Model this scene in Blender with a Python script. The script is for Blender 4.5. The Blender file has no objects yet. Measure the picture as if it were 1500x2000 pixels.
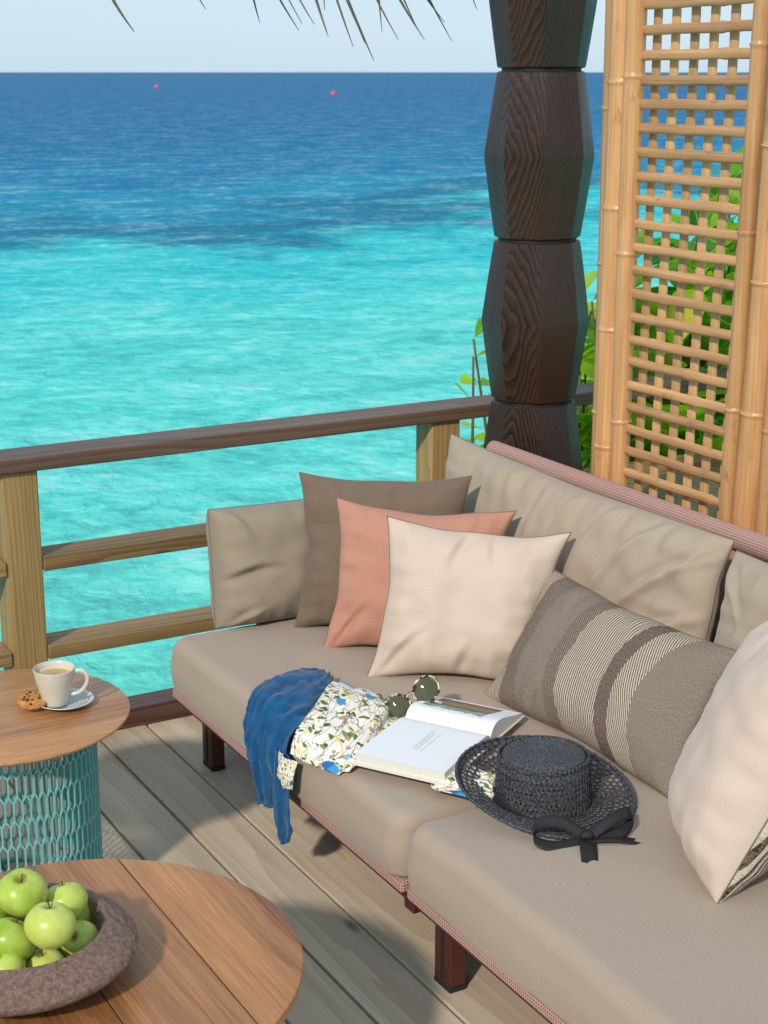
import bpy, bmesh, math, random
import numpy as np
from mathutils import Vector, Matrix, noise
R = math.radians
sc = bpy.context.scene
col = sc.collection
rng = random.Random(7)

# ------------------------------------------------------------------ camera, sky, sun, exposure
cam = bpy.data.objects.new('camera', bpy.data.cameras.new('camera'))
col.objects.link(cam)
cam.location = (0, 0, 1.8)
cam.rotation_euler = (R(90 - 15.3), 0, R(-29.3))
cam.data.sensor_fit = 'VERTICAL'; cam.data.sensor_height = 36; cam.data.lens = 56.52
cam.data.clip_start = .05; cam.data.clip_end = 80000
cam.data.dof.use_dof = True; cam.data.dof.focus_distance = 3.35; cam.data.dof.aperture_fstop = 13
sc.camera = cam

SUN_AZ, SUN_EL = -143.0, 33.0          # where the sun stands (from +X, counter-clockwise), its elevation
w = bpy.data.worlds.new('World'); sc.world = w; w.use_nodes = True
wn = w.node_tree; bg = wn.nodes['Background']
sky = wn.nodes.new('ShaderNodeTexSky'); sky.sky_type = 'NISHITA'; sky.sun_disc = False
sky.sun_elevation = R(SUN_EL); sky.sun_rotation = R(90 - SUN_AZ)
sky.air_density = 1.0; sky.dust_density = .6; sky.ozone_density = 1.5; sky.altitude = 0
# hazy tropical air: an even pale blue veil over the clear-sky colours, the same all round
mx = wn.nodes.new('ShaderNodeMix'); mx.data_type = 'RGBA'; mx.inputs[0].default_value = .88
wn.links.new(sky.outputs[0], mx.inputs[6]); mx.inputs[7].default_value = (2.65, 3.5, 4.3, 1)
wn.links.new(mx.outputs[2], bg.inputs[0]); bg.inputs[1].default_value = .15
sl = bpy.data.lights.new('sun', 'SUN'); sl.energy = 2.2; sl.angle = R(3.2); sl.color = (1, .93, .83)
so = bpy.data.objects.new('sun', sl); col.objects.link(so)
sv = Vector((math.cos(R(SUN_AZ)) * math.cos(R(SUN_EL)), math.sin(R(SUN_AZ)) * math.cos(R(SUN_EL)), math.sin(R(SUN_EL))))
so.rotation_euler = sv.to_track_quat('Z', 'Y').to_euler()
sc.view_settings.view_transform = 'Standard'; sc.view_settings.look = 'None'
sc.view_settings.exposure = .42; sc.view_settings.gamma = 1; sc.view_settings.use_curve_mapping = False

# ------------------------------------------------------------------ material helpers
def srgb(r, g, b):
    f = lambda c: (c / 255 / 12.92) if c / 255 <= .04045 else ((c / 255 + .055) / 1.055) ** 2.4
    return (f(r), f(g), f(b), 1)

class NT:
    def __init__(s, name, rough=.6, spec=.5):
        s.m = bpy.data.materials.new(name); s.m.use_nodes = True
        s.t = s.m.node_tree; s.b = s.t.nodes['Principled BSDF']
        s.b.inputs['Roughness'].default_value = rough
        s.b.inputs['Specular IOR Level'].default_value = spec
    def n(s, typ, **k):
        x = s.t.nodes.new('ShaderNode' + typ)
        for a, v in k.items(): setattr(x, a, v)
        return x
    def l(s, a, b): s.t.links.new(a, b)
    def setin(s, node, i, v):
        if hasattr(v, 'is_output'): s.l(v, node.inputs[i])
        else: node.inputs[i].default_value = v
    def math(s, op, a, b=0.0, c=None, clamp=False):
        x = s.n('Math', operation=op, use_clamp=clamp); s.setin(x, 0, a); s.setin(x, 1, b)
        if c is not None: s.setin(x, 2, c)
        return x.outputs[0]
    def obj(s, rand=True):
        tc = s.n('TexCoord').outputs['Object']
        if not rand: return tc
        oi = s.n('ObjectInfo').outputs['Random']
        v = s.n('VectorMath', operation='SCALE'); v.inputs[0].default_value = (37, 17, 23); s.l(oi, v.inputs['Scale'])
        a = s.n('VectorMath', operation='ADD'); s.l(tc, a.inputs[0]); s.l(v.outputs[0], a.inputs[1])
        return a.outputs[0]
    def uv(s): return s.n('TexCoord').outputs['UV']
    def map(s, vec, scale=(1, 1, 1), rot=(0, 0, 0), loc=(0, 0, 0)):
        x = s.n('Mapping'); s.l(vec, x.inputs[0]); x.inputs[1].default_value = loc; x.inputs[2].default_value = rot; x.inputs[3].default_value = scale
        return x.outputs[0]
    def noise(s, vec, scale, detail=4, rough=.55, dist=0):
        x = s.n('TexNoise'); s.l(vec, x.inputs['Vector']); x.inputs['Scale'].default_value = scale
        x.inputs['Detail'].default_value = detail; x.inputs['Roughness'].default_value = rough; x.inputs['Distortion'].default_value = dist
        return x.outputs[0]
    def ramp(s, f, stops, mode='LINEAR'):
        x = s.n('ValToRGB'); e = x.color_ramp; e.interpolation = mode
        while len(e.elements) > 1: e.elements.remove(e.elements[0])
        e.elements[0].position = stops[0][0]; e.elements[0].color = stops[0][1]
        for p, c in stops[1:]:
            q = e.elements.new(p); q.color = c
        s.l(f, x.inputs[0]); return x.outputs[0]
    def mix(s, f, a, b, mode='MIX'):
        x = s.n('Mix', data_type='RGBA', blend_type=mode)
        s.setin(x, 0, f); s.setin(x, 6, a); s.setin(x, 7, b)
        return x.outputs[2]
    def sep(s, v):
        x = s.n('SeparateXYZ'); s.l(v, x.inputs[0]); return x.outputs
    def bump(s, h, strength=.3, dist=.002):
        x = s.n('Bump'); x.inputs['Strength'].default_value = strength; x.inputs['Distance'].default_value = dist
        s.l(h, x.inputs['Height']); s.l(x.outputs[0], s.b.inputs['Normal'])
    def color(s, c): s.setin(s.b, 'Base Color', c); return s.m
    def rough(s, c): s.setin(s.b, 'Roughness', c)

G = lambda v: (v, v, v, 1)

def wood(name, dark, light, axis='Y', rings=22, rough=.6, spec=.4, fibre=1.0, knots=False, bump=.25, coat=0, distort=.05, streak=None, offc=(.35, .2, .35), grainmix=.5):
    """solid wood: growth rings about a far-off axis, fibres along the grain"""
    t = NT(name, rough, spec)
    c = t.obj()
    ax = 'XYZ'.index(axis)
    sc1 = [1, 1, 1]; sc1[ax] = .09
    lo = list(offc); lo[ax] = 0
    big = t.noise(t.map(c, [3 * k for k in sc1]), 2.2, 3, .5)
    wr = t.n('VectorMath', operation='SCALE'); wr.inputs['Scale'].default_value = distort
    nc = t.n('TexNoise'); t.l(t.map(c, sc1), nc.inputs['Vector']); nc.inputs['Scale'].default_value = 5; nc.inputs['Detail'].default_value = 3
    t.l(nc.outputs['Color'], wr.inputs[0])
    ad = t.n('VectorMath', operation='ADD'); t.l(t.map(c, sc1, loc=lo), ad.inputs[0]); t.l(wr.outputs[0], ad.inputs[1])
    wv = t.n('TexWave', wave_type='RINGS', rings_direction=axis, wave_profile='SAW'); t.l(ad.outputs[0], wv.inputs['Vector'])
    wv.inputs['Scale'].default_value = rings; wv.inputs['Distortion'].default_value = 1.2; wv.inputs['Detail'].default_value = 2; wv.inputs['Detail Scale'].default_value = 1.5
    fs = [1, 1, 1]; fs[ax] = .02
    fib = t.noise(t.map(c, fs), 260, 3, .6)
    f = t.math('ADD', t.math('MULTIPLY', wv.outputs['Fac'], grainmix), t.math('MULTIPLY', fib, .5 * fibre))
    f = t.math('ADD', f, t.math('MULTIPLY', t.math('SUBTRACT', big, .5), .9), clamp=True)
    cl = t.ramp(f, [(.12, dark), (.85, light)])
    if streak: cl = t.mix(t.ramp(t.noise(t.map(c, sc1), 7, 4, .7), [(.45, G(0)), (.7, G(.75))]), cl, streak)
    if knots:
        vo = t.n('TexVoronoi'); t.l(t.map(c, [1 if i != ax else .35 for i in range(3)]), vo.inputs['Vector']); vo.inputs['Scale'].default_value = 5.5
        k = t.ramp(vo.outputs['Distance'], [(.03, G(1)), (.09, G(0))])
        cl = t.mix(k, cl, tuple(x * .25 for x in dark[:3]) + (1,))
    # object to object tone
    rnd = t.n('ObjectInfo').outputs['Random']
    hv = t.n('HueSaturation'); t.l(cl, hv.inputs['Color']); t.l(t.math('ADD', t.math('MULTIPLY', rnd, .28), .86), hv.inputs['Value'])
    t.bump(t.math('ADD', t.math('MULTIPLY', wv.outputs['Fac'], grainmix ** 2), fib), bump, .002)
    if coat: t.b.inputs['Coat Weight'].default_value = coat; t.b.inputs['Coat Roughness'].default_value = .18
    return t.color(hv.outputs[0])

def fabric(name, c1, c2, scale=330, kind='basket', rough=.9, var=.25, bump=.35):
    t = NT(name, rough, .15)
    uv = t.uv(); x, y, z = t.sep(uv)
    sx = t.math('SINE', t.math('MULTIPLY', x, 2 * math.pi * scale)); sy = t.math('SINE', t.math('MULTIPLY', y, 2 * math.pi * scale))
    p = t.math('MULTIPLY', sx, sy)
    if kind == 'rib': p = t.math('ADD', t.math('MULTIPLY', sy, .75), t.math('MULTIPLY', p, .35))
    p = t.math('ADD', t.math('MULTIPLY', p, .5), .5)
    n1 = t.noise(t.map(uv, (1, 1, 1)), 60, 5, .7); n2 = t.noise(uv, 900, 2, .5); n3 = t.noise(uv, 5, 2, .5)
    f = t.math('ADD', t.math('MULTIPLY', p, .62), t.math('MULTIPLY', t.math('SUBTRACT', n2, .5), .8))
    f = t.math('ADD', f, .2, clamp=True)
    cl = t.mix(f, c1, c2)
    cl = t.mix(t.math('MULTIPLY', t.math('ADD', t.math('MULTIPLY', n1, .6), t.math('MULTIPLY', n3, .4)), var), cl, tuple(k * .55 for k in c1[:3]) + (1,))
    t.bump(t.math('ADD', p, t.math('MULTIPLY', n1, .8)), bump, .0012)
    t.b.inputs['Sheen Weight'].default_value = .15
    return t.color(cl)

def plain(name, c, rough=.5, spec=.5, metal=0, var=.12, scale=40, bump=.05):
    t = NT(name, rough, spec); t.b.inputs['Metallic'].default_value = metal
    n = t.noise(t.obj(), scale, 4)
    t.bump(n, bump, .002)
    return t.color(t.mix(t.math('MULTIPLY', n, var * 2), c, tuple(k * .55 for k in c[:3]) + (1,)))

# ------------------------------------------------------------------ mesh helpers
class MB:
    def __init__(s): s.v = []; s.f = []; s.uvs = {}
    def add(s, vs, fs, uv=None):
        o = len(s.v); s.v += [tuple(v) for v in vs]; s.f += [tuple(i + o for i in f) for f in fs]
        if uv is not None:
            for i, q in enumerate(uv): s.uvs[o + i] = q
        return s
    def box(s, x0, x1, y0, y1, z0, z1, bev=0.0, seg=1):
        bm = bmesh.new(); bmesh.ops.create_cube(bm, size=1)
        for v in bm.verts: v.co = Vector(((x0 + x1) / 2 + v.co.x * (x1 - x0), (y0 + y1) / 2 + v.co.y * (y1 - y0), (z0 + z1) / 2 + v.co.z * (z1 - z0)))
        if bev: bmesh.ops.bevel(bm, geom=bm.edges[:], offset=bev, segments=seg, profile=.5, affect='EDGES')
        s.frombm(bm); return s
    def frombm(s, bm):
        bm.verts.index_update(); s.add([v.co[:] for v in bm.verts], [[v.index for v in f.verts] for f in bm.faces]); bm.free()
    def grid(s, P, closeu=False, closev=False, uv=None):
        nu, nv = len(P), len(P[0]); vs = [p for r in P for p in r]; fs = []
        for i in range(nu if closeu else nu - 1):
            for j in range(nv if closev else nv - 1):
                fs.append((i * nv + j, ((i + 1) % nu) * nv + j, ((i + 1) % nu) * nv + (j + 1) % nv, i * nv + (j + 1) % nv))
        s.add(vs, fs, [q for r in uv for q in r] if uv else None); return s
    def lathe(s, prof, n=48, c=(0, 0, 0), cap=False, a0=0, fn=None):
        P = []
        for k in range(n):
            a = a0 + 2 * math.pi * k / n
            P.append([(c[0] + r * math.cos(a), c[1] + r * math.sin(a), c[2] + z + (fn(a, r) if fn else 0)) for r, z in prof])
        s.grid(P, closeu=True)
        if cap:
            o = len(s.v) - n * len(prof)
            s.f.append(tuple(o + k * len(prof) for k in range(n))[::-1]); s.f.append(tuple(o + k * len(prof) + len(prof) - 1 for k in range(n)))
        return s
    def tube(s, pts, rad, n=10, caps=True, closed=False):
        pts = [Vector(p) for p in pts]; m = len(pts)
        if not hasattr(rad, '__len__'): rad = [rad] * m
        P = []; ref = None
        for i, p in enumerate(pts):
            t = (pts[(i + 1) % m] - pts[i - 1]) if closed else (pts[min(i + 1, m - 1)] - pts[max(i - 1, 0)])
            t.normalize()
            if ref is None: ref = Vector((0, 0, 1)) if abs(t.z) < .9 else Vector((1, 0, 0))
            a = ref - t * ref.dot(t); a.normalize(); ref = a; b = t.cross(a)
            P.append([p + (a * math.cos(2 * math.pi * k / n) + b * math.sin(2 * math.pi * k / n)) * rad[i] for k in range(n)])
        o = len(s.v); s.grid(P, closev=True, closeu=closed)
        if caps and not closed:
            s.f.append(tuple(o + k for k in range(n))[::-1]); s.f.append(tuple(o + (m - 1) * n + k for k in range(n)))
        return s
    def build(s, name, mat, parent=None, smooth=False, loc=None, autouv=True, mods=None, angle=None):
        me = bpy.data.meshes.new(name)
        me.from_pydata(s.v, [], s.f)
        if smooth: me.polygons.foreach_set('use_smooth', [True] * len(me.polygons))
        ul = me.uv_layers.new(name='UVMap')
        if s.uvs:
            for lp in me.loops: ul.data[lp.index].uv = s.uvs.get(lp.vertex_index, (0, 0))
        elif autouv:
            for p in me.polygons:
                n = p.normal; ax = max(range(3), key=lambda i: abs(n[i])); a, b = [(1, 2), (0, 2), (0, 1)][ax]
                for li in p.loop_indices:
                    v = me.vertices[me.loops[li].vertex_index].co; ul.data[li].uv = (v[a], v[b])
        bm = bmesh.new(); bm.from_mesh(me); bmesh.ops.recalc_face_normals(bm, faces=bm.faces[:]); bm.to_mesh(me); bm.free()
        if smooth and angle: me.set_sharp_from_angle(angle=R(angle))
        o = bpy.data.objects.new(name, me); col.objects.link(o)
        mats = mat if isinstance(mat, (list, tuple)) else [mat]
        for m in mats: me.materials.append(m)
        if parent: o.parent = parent
        if loc: o.location = loc
        for typ, kw in (mods or []):
            md = o.modifiers.new(typ.lower(), typ)
            for k, v in kw.items(): setattr(md, k, v)
        return o

def tag(o, label=None, cat=None, group=None, kind=None):
    if label: o['label'] = label
    if cat: o['category'] = cat
    if group: o['group'] = group
    if kind: o['kind'] = kind
    return o
def empty(name, loc=(0, 0, 0)):
    o = bpy.data.objects.new(name, None); o.location = loc; o.empty_display_size = .1; col.objects.link(o); return o
def thing(name, label, cat, loc=(0, 0, 0), group=None): return tag(empty(name, loc), label, cat, group)
def copyobj(o, parent, loc, rot=None, scale=None):
    c = o.copy(); col.objects.link(c); c.parent = parent; c.location = loc
    if rot is not None: c.rotation_euler = rot
    if scale is not None: c.scale = scale
    return c

def catmull(P, n):
    """P: list of points; n samples per span"""
    P = [np.array(p, float) for p in P]; P = [2 * P[0] - P[1]] + P + [2 * P[-1] - P[-2]]; out = []
    for i in range(1, len(P) - 2):
        for k in range(n):
            t = k / n
            out.append(.5 * ((2 * P[i]) + (-P[i - 1] + P[i + 1]) * t + (2 * P[i - 1] - 5 * P[i] + 4 * P[i + 1] - P[i + 2]) * t * t + (-P[i - 1] + 3 * P[i] - 3 * P[i + 1] + P[i + 2]) * t ** 3))
    out.append(P[-2]); return out
def cgrid(Gd, n, m):
    rows = [catmull(r, m) for r in Gd]
    cols = [catmull([r[j] for r in rows], n) for j in range(len(rows[0]))]
    return [[cols[j][i] for j in range(len(cols))] for i in range(len(cols[0]))]

# ------------------------------------------------------------------ materials
M = {}
M['deck'] = wood('deck_wood', srgb(186, 164, 138), srgb(242, 224, 198), 'Y', rings=7, rough=.6, fibre=.8, streak=srgb(180, 164, 138), knots=True, distort=.3, bump=.12, grainmix=.2)
M['rail'] = wood('rail_wood', srgb(112, 86, 52), srgb(182, 148, 100), 'X', rings=18, rough=.6, knots=True, distort=.16, grainmix=.32)
M['railpost'] = wood('post_wood', srgb(118, 92, 50), srgb(186, 154, 100), 'Z', rings=20, rough=.6, knots=True, distort=.16, grainmix=.32)
M['raildark'] = wood('dark_rail_wood', srgb(78, 60, 48), srgb(134, 106, 86), 'X', rings=18, rough=.5, knots=True, distort=.16, grainmix=.32)
M['kerb'] = wood('kerb_wood', srgb(66, 42, 34), srgb(116, 80, 66), 'X', rings=18, rough=.5, distort=.1)
M['column'] = wood('column_wood', srgb(7, 5, 4), srgb(68, 41, 27), 'Z', rings=58, rough=.28, spec=.5, fibre=.7, distort=.08, bump=1.0, coat=.05, offc=(.3, .2, 0), grainmix=.8)
M['teak'] = wood('teak_slat_wood', srgb(108, 64, 34), srgb(208, 146, 90), 'Y', rings=9, rough=.42, spec=.4, coat=.15, distort=.25, bump=.18, fibre=1.5, grainmix=.10)
M['teakx'] = wood('teak_top_wood', srgb(118, 74, 42), srgb(216, 158, 102), 'X', rings=9, rough=.36, spec=.4, coat=.2, distort=.25, bump=.15, fibre=1.5, grainmix=.10)
M['terr'] = wood('platform_wood', srgb(84, 78, 48), srgb(140, 130, 88), 'Y', rings=14, rough=.7)

def bamboo_mat(name, dark, light, axis='Z'):
    t = NT(name, .38, .5); c = t.obj(); ax = 'XYZ'.index(axis)
    fs = [1, 1, 1]; fs[ax] = .02
    fib = t.noise(t.map(c, fs), 160, 3, .6)
    sp = t.noise(t.map(c, [1 if i != ax else .25 for i in range(3)]), 9, 5, .65)
    f = t.math('ADD', t.math('MULTIPLY', fib, .7), t.math('MULTIPLY', sp, .45), clamp=True)
    cl = t.ramp(f, [(.3, dark), (.75, light)])
    st = t.ramp(t.noise(t.map(c, [1 if i != ax else .4 for i in range(3)]), 30, 3, .7), [(.62, G(0)), (.74, G(.5))])
    cl = t.mix(st, cl, tuple(k * .4 for k in dark[:3]) + (1,))
    rnd = t.n('ObjectInfo').outputs['Random']
    hv = t.n('HueSaturation'); t.l(cl, hv.inputs['Color']); t.l(t.math('ADD', t.math('MULTIPLY', rnd, .34), .82), hv.inputs['Value'])
    t.bump(fib, .15, .001)
    return t.color(hv.outputs[0])
M['bam'] = bamboo_mat('bamboo_pole', srgb(162, 110, 66), srgb(214, 164, 112))
M['bamy'] = bamboo_mat('bamboo_slat', srgb(152, 106, 66), srgb(208, 160, 110), 'Y')
M['bamring'] = bamboo_mat('bamboo_node', srgb(190, 150, 98), srgb(226, 196, 146))
M['bamback'] = bamboo_mat('bamboo_split', srgb(180, 134, 84), srgb(218, 176, 124))

M['seat'] = fabric('seat_weave', srgb(144, 126, 110), srgb(192, 173, 154), 190, 'basket', var=.12)
M['backc'] = fabric('back_cushion_weave', srgb(146, 130, 112), srgb(192, 174, 154), 190, 'basket', var=.12)
M['endc'] = fabric('end_cushion_weave', srgb(132, 118, 100), srgb(172, 156, 136), 230, 'rib', var=.15)
M['taupe'] = fabric('taupe_weave', srgb(100, 84, 70), srgb(140, 120, 103), 230, 'rib', var=.3)
M['salmon'] = fabric('salmon_weave', srgb(168, 114, 94), srgb(204, 152, 130), 230, 'rib', var=.12)
M['cream'] = fabric('cream_weave', srgb(188, 166, 147), srgb(221, 202, 186), 230, 'rib', var=.08)
M['pink'] = fabric('pale_pink_weave', srgb(184, 162, 146), srgb(220, 201, 187), 230, 'rib', var=.08)
M['piping'] = plain('piping_cord', srgb(122, 108, 90), .9, .1)

def mesh_fabric():
    t = NT('red_white_woven_mesh', .7, .3); uv = t.uv(); x, y, z = t.sep(uv)
    s = 150
    sx = t.math('SINE', t.math('MULTIPLY', x, 2 * math.pi * s)); sy = t.math('SINE', t.math('MULTIPLY', y, 2 * math.pi * s))
    p = t.math('ADD', t.math('MULTIPLY', t.math('MAXIMUM', sx, sy), .5), .5)
    cl = t.ramp(p, [(.35, srgb(124, 78, 72)), (.85, srgb(190, 156, 144))])
    q = t.math('MULTIPLY', sx, sy); t.bump(q, .4, .001)
    return t.color(cl)
M['mesh'] = mesh_fabric()
M['redmetal'] = plain('oxide_red_metal', srgb(84, 42, 36), .4, .5, .2)
M['blackfoot'] = plain('black_rubber', srgb(30, 28, 28), .7)
M['teal'] = plain('teal_powder_coat', srgb(120, 186, 182), .42, .5, 0, var=.05)
M['ceramic'] = plain('cream_stoneware', srgb(206, 200, 184), .25, .55, 0, var=.04, scale=12, bump=.02)
M['leather'] = plain('black_ribbon', srgb(44, 42, 45), .62, .3, 0, var=.4, scale=90, bump=.8)

def stripe_mat():
    t = NT('striped_cover', .9, .15); uv = t.uv(); x, y, z = t.sep(uv)      # u 0..1 * .69 ; v 0..1 * .36
    u = t.math('DIVIDE', x, .69); v = t.math('DIVIDE', y, .36)
    arc = t.math('MULTIPLY', t.math('SUBTRACT', t.math('POWER', t.math('SUBTRACT', v, .45), 2.0), .12), .28)
    ub = t.math('SUBTRACT', u, arc)
    br = srgb(146, 126, 112); cr = srgb(224, 208, 184); tp = srgb(130, 116, 104); dk = srgb(92, 70, 62)
    base = t.ramp(ub, [(0, cr), (.085, br), (.19, tp), (.36, br), (.43, cr), (.635, dk), (.70, cr), (.80, srgb(128, 116, 102))], 'CONSTANT')
    mask = t.ramp(ub, [(0, G(1)), (.19, G(0)), (.36, G(1)), (.635, G(0)), (.70, G(1)), (.80, G(0))], 'CONSTANT')
    diag = t.ramp(ub, [(0, G(1)), (.36, G(.7)), (.43, G(0)), (.68, G(1))], 'CONSTANT')
    c = t.math('ADD', x, t.math('MULTIPLY', t.math('MULTIPLY', y, diag), .42))
    c = t.math('ADD', c, t.math('MULTIPLY', t.math('SINE', t.math('MULTIPLY', y, 9)), .012))
    st = t.ramp(t.math('ADD', t.math('MULTIPLY', t.math('SINE', t.math('MULTIPLY', c, 2 * math.pi / .0066)), .5), .5), [(.46, G(0)), (.56, G(1))])
    cl = t.mix(t.math('MULTIPLY', st, mask), base, srgb(52, 36, 34))
    n2 = t.noise(uv, 700, 3, .7); n1 = t.noise(uv, 70, 4, .7)
    n4 = t.noise(t.map(uv, (1, .35, 1)), 520, 2, .8)
    cl = t.mix(t.ramp(n4, [(.42, G(.0)), (.6, G(.38))]), cl, srgb(196, 180, 162))
    cl = t.mix(t.ramp(n2, [(.42, G(.55)), (.56, G(0))]), cl, srgb(70, 58, 52))
    t.bump(t.math('ADD', n1, n2), .4, .001)
    return t.color(cl)
M['stripe'] = stripe_mat()

def floral_mat():
    t = NT('floral_cotton', .85, .15); uv = t.uv()
    wrp = t.n('TexNoise'); t.l(uv, wrp.inputs['Vector']); wrp.inputs['Scale'].default_value = 14
    sc_ = t.n('VectorMath', operation='SCALE'); sc_.inputs['Scale'].default_value = .05; t.l(wrp.outputs['Color'], sc_.inputs[0])
    ad = t.n('VectorMath', operation='ADD'); t.l(uv, ad.inputs[0]); t.l(sc_.outputs[0], ad.inputs[1]); c = ad.outputs[0]
    cl = srgb(236, 230, 218)
    for sd in (0, 5.3):
        nn_ = t.noise(t.map(uv, (1, 1, 1), (0, 0, sd), (sd, sd, 0)), 22, 2, .5)
        cl = t.mix(t.ramp(t.math('ABSOLUTE', t.math('SUBTRACT', nn_, .5)), [(.006, G(.8)), (.016, G(0))]), cl, srgb(128, 96, 72))
    def layer(cl, rot, scale, aspect, thr, stops, seed):
        v = t.n('TexVoronoi'); t.l(t.map(c, (1, aspect, 1), (0, 0, rot), (seed, seed * .7, 0)), v.inputs['Vector']); v.inputs['Scale'].default_value = scale
        m = t.ramp(v.outputs['Distance'], [(thr, G(1)), (thr + .03, G(0))])
        r = t.sep(v.outputs['Color'])[0]
        keep = t.math('GREATER_THAN', t.sep(v.outputs['Color'])[1], .52)
        return t.mix(t.math('MULTIPLY', m, keep), cl, t.ramp(r, stops, 'CONSTANT'))
    gr = [(0, srgb(96, 122, 58)), (.3, srgb(134, 146, 84)), (.55, srgb(70, 96, 50)), (.75, srgb(190, 150, 120)), (.9, srgb(232, 214, 130))]
    cl = layer(cl, .6, 25, 3.0, .34, gr, 1.3)
    cl = layer(cl, -.9, 29, 3.1, .32, gr, 4.1)
    cl = layer(cl, 1.7, 27, 3.2, .30, gr, 9.4)
    cl = layer(cl, .2, 11, 1.7, .30, [(0, srgb(70, 150, 200)), (.5, srgb(110, 176, 214)), (.8, srgb(50, 110, 170))], 7.7)
    t.bump(t.noise(uv, 300, 3), .2, .001)
    return t.color(cl)
M['floral'] = floral_mat()
def blue_mat():
    t = NT('blue_cotton', .85, .2); uv = t.uv()
    n = t.noise(t.map(uv, (1, 1, 1)), 30, 5, .6, .8); t.bump(n, .5, .004)
    t.b.inputs['Sheen Weight'].default_value = .2
    return t.color(t.ramp(n, [(.3, srgb(4, 62, 106)), (.75, srgb(14, 92, 138))]))
M['blue'] = blue_mat()

# ------------------------------------------------------------------ the sea, the sky-line
def sea_mat():
    t = NT('sea_water', .22, .09)
    c = t.obj(False); x, y, z = t.sep(c)
    d = t.math('ADD', t.math('MULTIPLY', x, .489), t.math('MULTIPLY', y, .872))
    cross = t.math('SUBTRACT', t.math('MULTIPLY', x, .872), t.math('MULTIPLY', y, .489))
    n0 = t.noise(c, .09, 5, .6); n00 = t.noise(c, .35, 6, .7)
    dd = t.math('ADD', d, t.math('MULTIPLY', t.math('MULTIPLY', t.math('SUBTRACT', n0, .5), d), 1.1))
    dd = t.math('ADD', dd, t.math('MULTIPLY', t.math('MULTIPLY', t.math('SUBTRACT', n00, .5), d), .55))
    dd = t.math('ADD', dd, t.math('MULTIPLY', cross, -.9))
    lg = t.math('DIVIDE', t.math('LOGARITHM', t.math('MAXIMUM', dd, 1.0), 10.0), 4.0)
    L = lambda m: math.log10(m) / 4
    base = t.ramp(lg, [(L(4), srgb(118, 218, 192)), (L(11), srgb(104, 218, 200)), (L(24), srgb(84, 214, 206)), (L(33), srgb(44, 196, 200)), (L(37), srgb(8, 124, 150)), (L(43), srgb(6, 116, 150)),
                       (L(49), srgb(12, 144, 174)), (L(60), srgb(8, 122, 164)), (L(95), srgb(6, 106, 154)), (L(250), srgb(8, 98, 148)), (L(2500), srgb(26, 100, 142))])
    m1 = t.noise(t.map(c, (1, 1, 1), (0, 0, R(29))), 3.4, 5, .66, .5); m2 = t.noise(t.map(c, (.8, 1.2, 1), (0, 0, R(29))), .7, 8, .72, .5)
    pat = t.math('ADD', t.math('MULTIPLY', m1, .45), t.math('MULTIPLY', m2, .55))
    cl = t.mix(t.ramp(pat, [(.38, G(.62)), (.50, G(0))]), base, t.mix(.6, base, srgb(0, 100, 118)))
    cl = t.mix(t.ramp(pat, [(.50, G(0)), (.62, G(.6))]), cl, t.mix(.55, base, srgb(206, 244, 240)))
    w1 = t.noise(t.map(c, (1, 1, 1), (0, 0, .4)), 3.2, 6, .62, .4); w2 = t.noise(c, .5, 4, .6)
    t.bump(t.math('ADD', w1, t.math('MULTIPLY', w2, 3)), .8, .12)
    t.b.inputs['Specular IOR Level'].default_value = 0; t.color(cl)
    gl = t.n('BsdfAnisotropic'); gl.inputs['Roughness'].default_value = .16
    fr = t.n('Fresnel'); fr.inputs['IOR'].default_value = 1.33
    bp = [n for n in t.t.nodes if n.bl_idname == 'ShaderNodeBump'][0]
    t.l(bp.outputs[0], gl.inputs['Normal']); t.l(bp.outputs[0], fr.inputs['Normal'])
    ms = t.n('MixShader'); t.l(t.math('MINIMUM', t.math('MULTIPLY', fr.outputs[0], .35), .08), ms.inputs[0])
    t.l(t.b.outputs[0], ms.inputs[1]); t.l(gl.outputs[0], ms.inputs[2]); t.l(ms.outputs[0], t.t.nodes['Material Output'].inputs[0])
    return t.m
M['sea'] = sea_mat()
S = 30000
tag(MB().add([(-S, -S, -1.5), (S, -S, -1.5), (S, S, -1.5), (-S, S, -1.5)], [(0, 1, 2, 3)]).build('sea', M['sea']), kind='structure')
# low island on the horizon, air haze painted into its pale colour
isl = MB(); P = []
for i in range(41):
    q = i / 40; h = 15 * math.sin(math.pi * q) ** .5 * (.7 + .5 * noise.noise(Vector((q * 9, 0, 0))))
    cx, cy = 7650 + 950 * q, 15900 - 500 * q
    P.append([(cx - 60, cy - 100, -1.6), (cx, cy, h + 1), (cx + 60, cy + 100, -1.6)])
isl.grid(P)
tag(isl.build('island', plain('haze_tinted_island', srgb(176, 196, 208), .9, .1)), kind='structure')

# buoys
def buoy(x, y, r, label):
    t = thing('marker_buoy', label, 'buoy', (x, y, -1.5), 'pink marker buoys on the sea')
    pm = M.setdefault('buoy', plain('pink_plastic', srgb(236, 84, 110), .5, .4, 0))
    MB().lathe([(.001 * r, -.5 * r), (.6 * r, -.35 * r), (.95 * r, .1 * r), (r, .45 * r), (.9 * r, .9 * r), (.55 * r, 1.3 * r), (.2 * r, 1.42 * r), (.001, 1.43 * r)], 20).build('float', pm, t, True)
    MB().tube([(0, 0, 1.4 * r), (0, 0, 1.75 * r)], .08 * r, 8).build('eyelet', pm, t, True)
buoy(132.6, 336.4, .48, 'small pink buoy far out on the blue sea, left one and nearer the horizon')
buoy(114.1, 218.7, .40, 'small pink buoy on the blue sea between the palm fringe and the dark column')

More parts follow.
